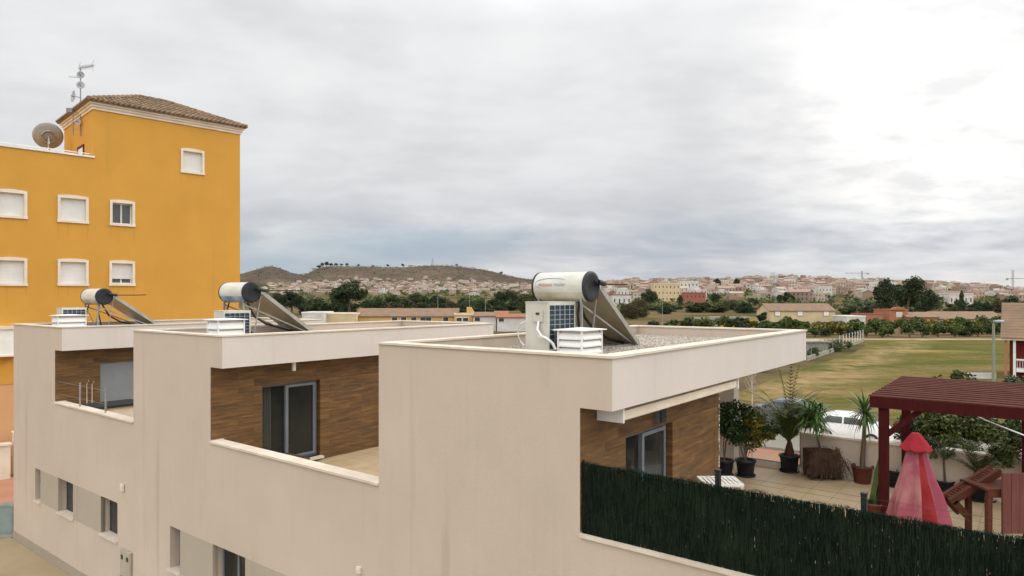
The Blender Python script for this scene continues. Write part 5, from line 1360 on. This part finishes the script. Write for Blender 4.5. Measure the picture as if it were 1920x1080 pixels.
for k in range(58):
    u = rn.uniform(505,1010) if k < 34 else rn.uniform(1130,1890); d = rn.uniform(255,430); P = rn.choice((P3,P3,P1,P4,P3)); ptr(P, u, rn.uniform(557,568) if k < 34 else rn.uniform(563,574), d, rn.uniform(30,52))
# cypress
cyp = T('cypress_tree', 'narrow dark cypress right of the two tall pines', 'tree', 'W', (gx(1803,260), 260, 0))
m = MB(); rc = random.Random(8); X, Y = gx(1803,260), 260; H = zz(545,260)
for k in range(2600):
    f = rc.random(); z = .4+f*(H-.4); r = 2.4*(1-f)**.7*min(1, f*5+.3)*(.8+.25*math.sin(f*17)); a = rc.uniform(0,6.28); rr = r*rc.random()**.4
    m.leaf((X+math.cos(a)*rr, Y+math.sin(a)*rr, z), .6, .3, rc, d=Vector((rc.gauss(0,.3), rc.gauss(0,.3), 1)))
m.obj('crown', m_pine, cyp); m = MB(); m.cyl((X,Y,0),(X,Y,H*.7),.2,.08,8); m.obj('trunk', m_bark, cyp)
# palms
def palmproto(seed):
    A = T('palm_tree', 'feathery palm in front of the town', 'tree', 'W', (0,0,0), 'palms in the middle distance'); rnd = random.Random(seed)
    m = MB(); m.tube([(0,0,0),(.1,0,3),(0,0,6)], .28, 8, r1=.22); m.obj('trunk', m_bark, A)
    m = MB()
    for k in range(46): frond(m, (0,0,6), k*2.4, R(rnd.uniform(-25,75)), rnd.uniform(2.6,3.3), rnd.uniform(.8,1.4), rnd, lw=.09, ll=.8, n=12)
    m.obj('crown', m_palm, A); return A
PP = palmproto(4)
for u, v, d, w in ((1558,547,260,42),(1608,554,240,44),(1762,552,250,40),(1585,560,300,26),(1733,556,320,24),(960,560,380,18),(918,560,380,16)):
    z0 = hz(gx(u,d),d); h = zz(v,d)-z0; place(PP, gx(u,d), d, z0, rn.uniform(0,6), (w/2*d/F/3, w/2*d/F/3, h/8.6))
# ridge trees
for u, v, w in ((604,492,9),(612,490,11),(621,493,10),(630,493,9),(640,494,8),(650,493,9),(672,495,7),(727,495,8),(755,494,8),(700,497,7),(770,497,10),(856,495,8),(888,501,8),(940,509,7),(598,497,12),(590,503,14)):
    ptr(P1 if w > 8 else P2, u, v, 2590, w)

# ------------------------------------------------------------------ town
def hmesh(w, d, h, rh, kind, rnd):
    m = MB(); m.box(-w/2, w/2, -d/2, d/2, -2, h, 0)
    if kind == 'flat':
        m.box(-w/2-.1, w/2+.1, -d/2-.1, -d/2+.15, h, h+.5, 0)
        m.box(-w*.2, w*.15, -d*.1, d*.3, h, h+2.2, 0)
    else:
        m.add([(-w/2-.4,-d/2-.4,h-.1),(w/2+.4,-d/2-.4,h-.1),(w/2+.4,0,h+rh),(-w/2-.4,0,h+rh),(w/2+.4,d/2+.4,h-.1),(-w/2-.4,d/2+.4,h-.1)], [(0,1,2,3),(3,2,4,5)], 1)
        m.add([(-w/2,-d/2,h),(-w/2,d/2,h),(-w/2,0,h+rh-.1),(w/2,-d/2,h),(w/2,d/2,h),(w/2,0,h+rh-.1)], [(0,2,1),(3,4,5)], 0)
    st = max(1, int(h/3))
    for s in range(st):
        n = max(2, int(w/3.2))
        for k in range(n):
            x = -w/2+w*(k+.5)/n; z = s*3+1
            if rnd.random() < .8: m.box(x-.55, x+.55, -d/2-.06, -d/2-.01, z, z+1.3, 2)
        m.box(w/2+.01, w/2+.06, -d*.2, d*.1, s*3+1, s*3+2.3, 2)
    return m
rt = random.Random(77)
protos = []
for i in range(8):
    kind = 'flat' if i in (1, 4, 6) else 'gable'; w, d, h = rt.uniform(9,17), rt.uniform(8,11), rt.choice((3.2,3.2,6.2,6.2,9.0) if i % 2 else (3.2,6.2))
    o = hmesh(w, d, h, rt.uniform(1.2,2.0), kind, rt).obj('town_house', [m_hw, m_hr, m_win], frame='W', org=(0,0,0)); protos.append(o)
pts = []
def cand(n, ur, dr, k, bias=1.0):
    c = 0; tries = 0
    while c < n and tries < n*30:
        tries += 1; u = rt.uniform(*ur); d = dr[0]+(dr[1]-dr[0])*rt.random()**bias; x = gx(u, d)
        mind = 11+d*.002
        if any(abs(x-a) < mind and abs(d-b) < mind*1.5 for a, b, _ in pts): continue
        pts.append((x, d, k)); c += 1
cand(330, (505,1010), (880,1850), 'l', .8)
cand(520, (1135,1960), (620,1500), 'r', .8)
cand(90, (1135,1960), (1420,1500), 'r')
cand(80, (560,1000), (1850,2120), 'l')
cand(60, (560,960), (2560,2600), 'h')
cand(60, (-300,505), (900,1700), 'l')
pts.sort(key=lambda t: t[1]/(1.0))
inview = [t for t in pts if -20 < 960+F*t[0]/t[1] < 1940]
near = inview[:290]; rest = inview[290:]+[t for t in pts if t not in inview]
LBL = {'l': ('small pale house in the suburb at the foot of the brown hill', 'houses at the foot of the hill'), 'r': ('small house of the dense town on the right horizon', 'houses of the town on the right'), 'h': ('tiny pale house on the hill crest', 'houses on the crest')}
used = set()
for (x, d, k) in near:
    pr0 = protos[rt.randrange(8)]
    if pr0.name in used: o = pr0.copy(); col.objects.link(o)
    else: o = pr0; used.add(pr0.name)
    s = rt.uniform(.75,1.15) if k == 'r' else rt.uniform(.7,1.0)
    o.location = (x, d, hz(x, d)); o.rotation_euler = (0, 0, rt.choice((0,.4,-.5,.8,-.9,1.57))+rt.gauss(0,.15)); o.scale = (s, s, s*(1.25 if k == 'r' else .8))
    tag(o, LBL[k][0], 'house', LBL[k][1])
for p_ in protos:
    if p_.name not in used: bpy.data.objects.remove(p_)
ms = MB()
for (x, d, k) in rest:
    h = hmesh(rt.uniform(9,16), rt.uniform(8,11), rt.choice((3.2,6.2,9.2) if k == 'r' else (3.2,3.2,5.5)), 1.6, rt.choice(('flat','gable')), rt)
    a = rt.choice((0,.4,-.5,.8,-.9))+rt.gauss(0,.15); c, s = math.cos(a), math.sin(a); z = hz(x, d); o = len(ms.v)
    sc_ = .8 if k == 'h' else 1
    ms.v += [(x+(c*p[0]-s*p[1])*sc_, d+(s*p[0]+c*p[1])*sc_, z+p[2]*sc_) for p in h.v]; ms.f += [tuple(i+o for i in f) for f in h.f]; ms.m += h.m; ms.sm += h.sm
tag(ms.obj('distant_houses', [m_hwm, m_hrm, m_win]), 'mass of tiny pale houses on the farthest town slopes', 'houses', kind='stuff')
# bushes of the town slopes: uncountable green clumps
mt_ = MB(); rb = random.Random(14)
for k in range(1500):
    left = rb.random() < .45
    u = rb.uniform(470,1130) if left else rb.uniform(1120,1980); d = rb.uniform(480,1850) if left else rb.uniform(420,1400); x = gx(u,d); z = hz(x,d); r = rb.uniform(2.2,4.8)
    for j in range(34):
        v = Vector((rb.gauss(0,1),rb.gauss(0,1),rb.gauss(0,.8))).normalized()*r*rb.random()**.4; mt_.leaf((x+v.x, d+v.y, z+r*.6+v.z*.7), r*.55, r*.4, rb)
tag(mt_.obj('distant_scrub', m_bush), 'green scrub and garden trees scattered over the far town slopes', 'scrub', kind='stuff')
# hillside scrub
mh = MB()
for k in range(1600):
    u = rb.uniform(380,1020); d = rb.uniform(1850,2585); x = gx(u,d); z = hz(x,d); r = rb.uniform(1.5,4.2)*(1.4 if rb.random() < .1 else 1)
    for j in range(8):
        v = Vector((rb.gauss(0,1),rb.gauss(0,1),rb.gauss(0,.8))).normalized()*r*rb.random()**.4; mh.leaf((x+v.x*1.5, d+v.y, z+r*.4+v.z*.6), r*.8, r*.6, rb)
tag(mh.obj('hillside_scrub', m_olive), 'dark scrub dotted over the brown hill', 'scrub', kind='stuff')
# landmark buildings of the town
def block(label, u0, u1, vt, vb, d, dep, wall, trim, name='town_block', wn=4, st=2):
    x0, x1 = gx(u0,d), gx(u1,d); zb_ = hz((x0+x1)/2,d)-1; zt_ = zz(vt,d); r = T(name, label, 'building', 'W', ((x0+x1)/2,d,zb_))
    m = MB(); m.box(x0,x1,d,d+dep,zb_,zt_-.6); m.obj('wall', wall, r)
    m = MB(); m.box(x0-.3,x1+.3,d-.3,d+dep+.3,zt_-.6,zt_); m.obj('roof', trim, r)
    w = (x1-x0)/wn; hh = (zt_-1-zb_)/st
    for s in range(st):
        for k in range(wn):
            m = MB(); m.box(x0+w*(k+.36), x0+w*(k+.62), d-.08, d-.01, zb_+hh*(s+.42), zb_+hh*(s+.72)); m.obj('window', m_win, r)
    return r
block('red brick building standing out in front of the town', 1285, 1323, 548, 563, 520, 10, m_brick, m_brick, wn=5)
block('white building with a long red sign band behind the tank pipe', 1148, 1184, 552, 558, 520, 12, m_whr, m_brick, wn=4, st=1)
block('white tower like house behind the red banded building', 1158, 1176, 541, 553, 560, 8, m_whr, m_white, wn=3)
block('wide pale building on the town edge right of the tank', 1226, 1275, 531, 560, 640, 14, m_creamr, m_ytrim, wn=7, st=3)
block('white block on the town edge behind dark trees', 1275, 1310, 527, 542, 800, 14, m_whr, m_white, wn=5)
block('pale blue white block high in the town', 1352, 1366, 524, 538, 1100, 12, m_whr, m_bluish, wn=3)
block('dark red block on the town skyline', 1464, 1482, 517, 528, 1350, 14, m_brick, m_brick, wn=3)
block('white house group block below the skyline at right', 1535, 1560, 537, 548, 700, 14, m_whr, m_white, wn=4)
block('white house near the cypress', 1780, 1825, 550, 560, 520, 12, m_whr, m_ytrim, wn=5, st=1)
# pylon, cranes, mast
def lattice(name, label, cat, u, vt, d, w0, w1, mat):
    x = gx(u,d); z0 = hz(x,d); z1 = zz(vt,d); r = T(name, label, cat, 'W', (x,d,z0)); m = MB(); n = 9
    for a, b in ((-1,-1),(1,-1),(1,1),(-1,1)): m.obox((x+a*w0,d+b*w0,z0), (x+a*w1,d+b*w1,z1), .25*d/900, .25*d/900)
    for k in range(n):
        f0, f1 = k/n, (k+1)/n; wa, wb = w0+(w1-w0)*f0, w0+(w1-w0)*f1; za, zb_ = z0+(z1-z0)*f0, z0+(z1-z0)*f1
        m.obox((x-wa,d-wa,za), (x+wb,d-wb,zb_), .15*d/900, .15*d/900); m.obox((x+wa,d-wa,za), (x-wb,d-wb,zb_), .15*d/900, .15*d/900)
    m.obj('mast', mat, r); return r, x, z1
m_lat = MAT('lattice_grey', (.30,.29,.28), None, 3, .6)
lattice('pylon', 'thin lattice pylon on the crest of the brown hill', 'pylon', 811, 484, 2560, 4, .8, m_lat)
lattice('radio_mast', 'slender lattice radio mast rising in front of the town', 'mast', 1449, 511, 620, 1.6, 1.2, m_lat)
for u, vt, d, j0, j1, vj, lab in ((1616, 508, 1450, -32, 12, 512, 'tower crane on the skyline left of the tall pines'), (1899, 506, 1150, -10, 28, 522, 'tower crane on the skyline near the right edge')):
    r, x, z = lattice('tower_crane', lab, 'crane', u, vt, d, 1.2, 1.0, m_lat)
    m = MB(); zj = zz(vj, d); m.obox((x+j0*d/F,d,zj), (x+j1*d/F,d,zj), .9, .9); m.obj('jib', m_lat, r)
    m = MB(); e = j0 if abs(j0) < j1 else j1; m.box(x+e*d/F-2, x+e*d/F+1, d-1, d+1, zj-3, zj+.3); m.obj('counterweight', m_lat, r)
# distant lamp posts
GL = 'thin distant lamp posts'
for i, (u, vt, d, lab) in enumerate(((1242, 548, 135, 'tall thin lamp post right of the tilted collector'), (821, 552, 230, 'thin pole among the trees behind the ochre farmhouse'), (880, 551, 240, 'thin pole above the small ochre house'), (910, 556, 240, 'thin pole right of the small ochre house'))):
    x = gx(u,d); r = T('lamp_post', lab, 'lamp post', 'W', (x,d,0), GL); m = MB(); w_ = .0007*d*.55; m.cyl((x,d,0),(x,d,zz(vt+3,d)),w_*1.2,w_*.7,6); m.obj('pole', m_steel, r)
    m = MB(); z = zz(vt+3,d); m.tube([(x,d,z),(x+.2,d,z+.3),(x+.7,d,z+.35),(x+1.0,d,z+.2)], w_*.6, 5); m.box(x+.8,x+1.4,d-.15,d+.15,z+.05,z+.2); m.obj('lamp_head', m_steel, r)

# ------------------------------------------------------------------ sky, sun
wd = bpy.data.worlds.new('World'); scn.world = wd; wd.use_nodes = True; nt = wd.node_tree
bg = nt.nodes['Background']
SUN_AZ, SUN_EL = R(38), R(30)                 # to the right of the view, behind thin cloud
sky = N(nt, 'ShaderNodeTexSky', sky_type='NISHITA'); sky.sun_disc = False; sky.sun_elevation = SUN_EL; sky.sun_rotation = SUN_AZ
tc = N(nt, 'ShaderNodeTexCoord'); sp = N(nt, 'ShaderNodeSeparateXYZ'); L(nt, tc.outputs['Generated'], sp.inputs[0])
zc = mth(nt, 'ADD', mth(nt, 'MAXIMUM', sp.outputs[2], 0.0), .19)
cb = N(nt, 'ShaderNodeCombineXYZ'); L(nt, mth(nt, 'DIVIDE', sp.outputs[0], zc), cb.inputs[0]); L(nt, mth(nt, 'DIVIDE', sp.outputs[1], zc), cb.inputs[1])
mp = N(nt, 'ShaderNodeMapping'); L(nt, cb.outputs[0], mp.inputs[0]); mp.inputs['Rotation'].default_value = (0,0,R(-12)); mp.inputs['Scale'].default_value = (.8,1.0,1)
n1 = noise(nt, mp.outputs[0], 1.15, 8, .5, .1); n2 = noise(nt, mp.outputs[0], 4.3, 6, .55, .1)
dens = mth(nt, 'ADD', mth(nt, 'MULTIPLY', n1, .68), mth(nt, 'MULTIPLY', n2, .32))
cl = ramp(nt, dens, [(.38, (8.75,8.75,8.75)), (.47, (8.2,8.2,8.25)), (.55, (7.5,7.5,7.6)), (.66, (6.6,6.6,6.8))])
# darker, bluer banks of cloud low over the horizon, with streaks of clear blue
n3 = noise(nt, mp.outputs[0], .42, 5, .5); n4 = noise(nt, mp.outputs[0], 1.5, 6, .6, .3)
low = ramp(nt, sp.outputs[2], [(.0, .55), (.025, .85), (.085, 1.), (.125, .45), (.19, 0.)])
bank = mth(nt, 'MULTIPLY', low, ramp(nt, n4, [(.36, .15), (.58, 1.)]))
cl = mix(nt, bank, cl, (4.9, 5.3, 6.0))
gap = mth(nt, 'MULTIPLY', ramp(nt, sp.outputs[2], [(.0, .5), (.03, .9), (.075, 1.), (.11, 0.)]), ramp(nt, n3, [(.47, 0.), (.60, .8)]))
cl = mix(nt, gap, cl, (4.1, 5.2, 6.1))
creamy = mth(nt, 'MULTIPLY', ramp(nt, sp.outputs[2], [(.0, 1.), (.035, 0.)]), ramp(nt, sp.outputs[0], [(.1, 0.), (.45, 1.)]))
cl = mix(nt, mth(nt, 'MULTIPLY', creamy, .8), cl, (8.9, 8.6, 7.8))
cl = mix(nt, .04, cl, sky.outputs[0])
# bright thin cloud around the hidden sun
sd = Vector((math.sin(R(32))*math.cos(R(13)), math.cos(R(32))*math.cos(R(13)), math.sin(R(13))))
dt_ = N(nt, 'ShaderNodeVectorMath', operation='DOT_PRODUCT'); L(nt, tc.outputs['Generated'], dt_.inputs[0]); dt_.inputs[1].default_value = sd
glow = mth(nt, 'MULTIPLY', ramp(nt, dt_.outputs['Value'], [(.962, 0.), (.987, .38), (.997, 1.)]), ramp(nt, n2, [(.40, 1.), (.64, .35)]))
cl = mix(nt, glow, cl, (12.2, 12.0, 11.7))
# overcast dome: unseen sky overhead and behind boosted to throw more light on land
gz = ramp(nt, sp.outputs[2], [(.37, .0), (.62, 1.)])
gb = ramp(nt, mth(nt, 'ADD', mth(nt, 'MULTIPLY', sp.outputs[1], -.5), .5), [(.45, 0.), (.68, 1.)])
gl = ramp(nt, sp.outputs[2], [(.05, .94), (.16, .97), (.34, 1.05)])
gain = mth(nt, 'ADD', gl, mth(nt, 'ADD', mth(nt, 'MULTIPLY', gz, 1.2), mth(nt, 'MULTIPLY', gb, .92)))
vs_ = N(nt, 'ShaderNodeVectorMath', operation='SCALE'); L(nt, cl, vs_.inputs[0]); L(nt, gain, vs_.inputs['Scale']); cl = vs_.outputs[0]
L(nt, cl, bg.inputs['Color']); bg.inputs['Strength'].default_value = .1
sl = bpy.data.lights.new('sun', 'SUN'); sl.energy = 1.2; sl.angle = R(25); sl.color = (1, .95, .88)
so = bpy.data.objects.new('sun', sl); col.objects.link(so)
sv = Vector((math.sin(R(62))*math.cos(SUN_EL), math.cos(R(62))*math.cos(SUN_EL), math.sin(SUN_EL)))
so.rotation_euler = (-sv).to_track_quat('-Z', 'Y').to_euler()
sky.sun_rotation = R(62)

cd = bpy.data.cameras.new('camera'); cd.sensor_width = 36; cd.lens = 36*F/1920; cd.clip_end = 20000; cd.clip_start = .05
cd.shift_y = (V0-540)/1920
co = bpy.data.objects.new('camera', cd); col.objects.link(co); co.location = (0, 0, CH); co.rotation_euler = (R(90), 0, 0)
# thin air: far slopes fade slightly
hzb = MB(); hzb.box(-4200, 4200, -300, 3600, -2, 175); hm = bpy.data.materials.new('thin_haze'); hm.use_nodes = True; hn = hm.node_tree
for n_ in list(hn.nodes):
    if n_.type != 'OUTPUT_MATERIAL': hn.nodes.remove(n_)
pv = hn.nodes.new('ShaderNodeVolumePrincipled'); pv.inputs['Density'].default_value = .000012; pv.inputs['Color'].default_value = (.85, .88, .92, 1)
hn.links.new(pv.outputs[0], [n_ for n_ in hn.nodes if n_.type == 'OUTPUT_MATERIAL'][0].inputs['Volume'])
tag(hzb.obj('haze', hm), 'thin pale haze in the air over the plain and hill', 'haze', kind='stuff')
scn.camera = co
scn.render.engine = 'CYCLES'
scn.view_settings.view_transform = 'Standard'; scn.view_settings.look = 'None'; scn.view_settings.exposure = 0; scn.view_settings.gamma = 1
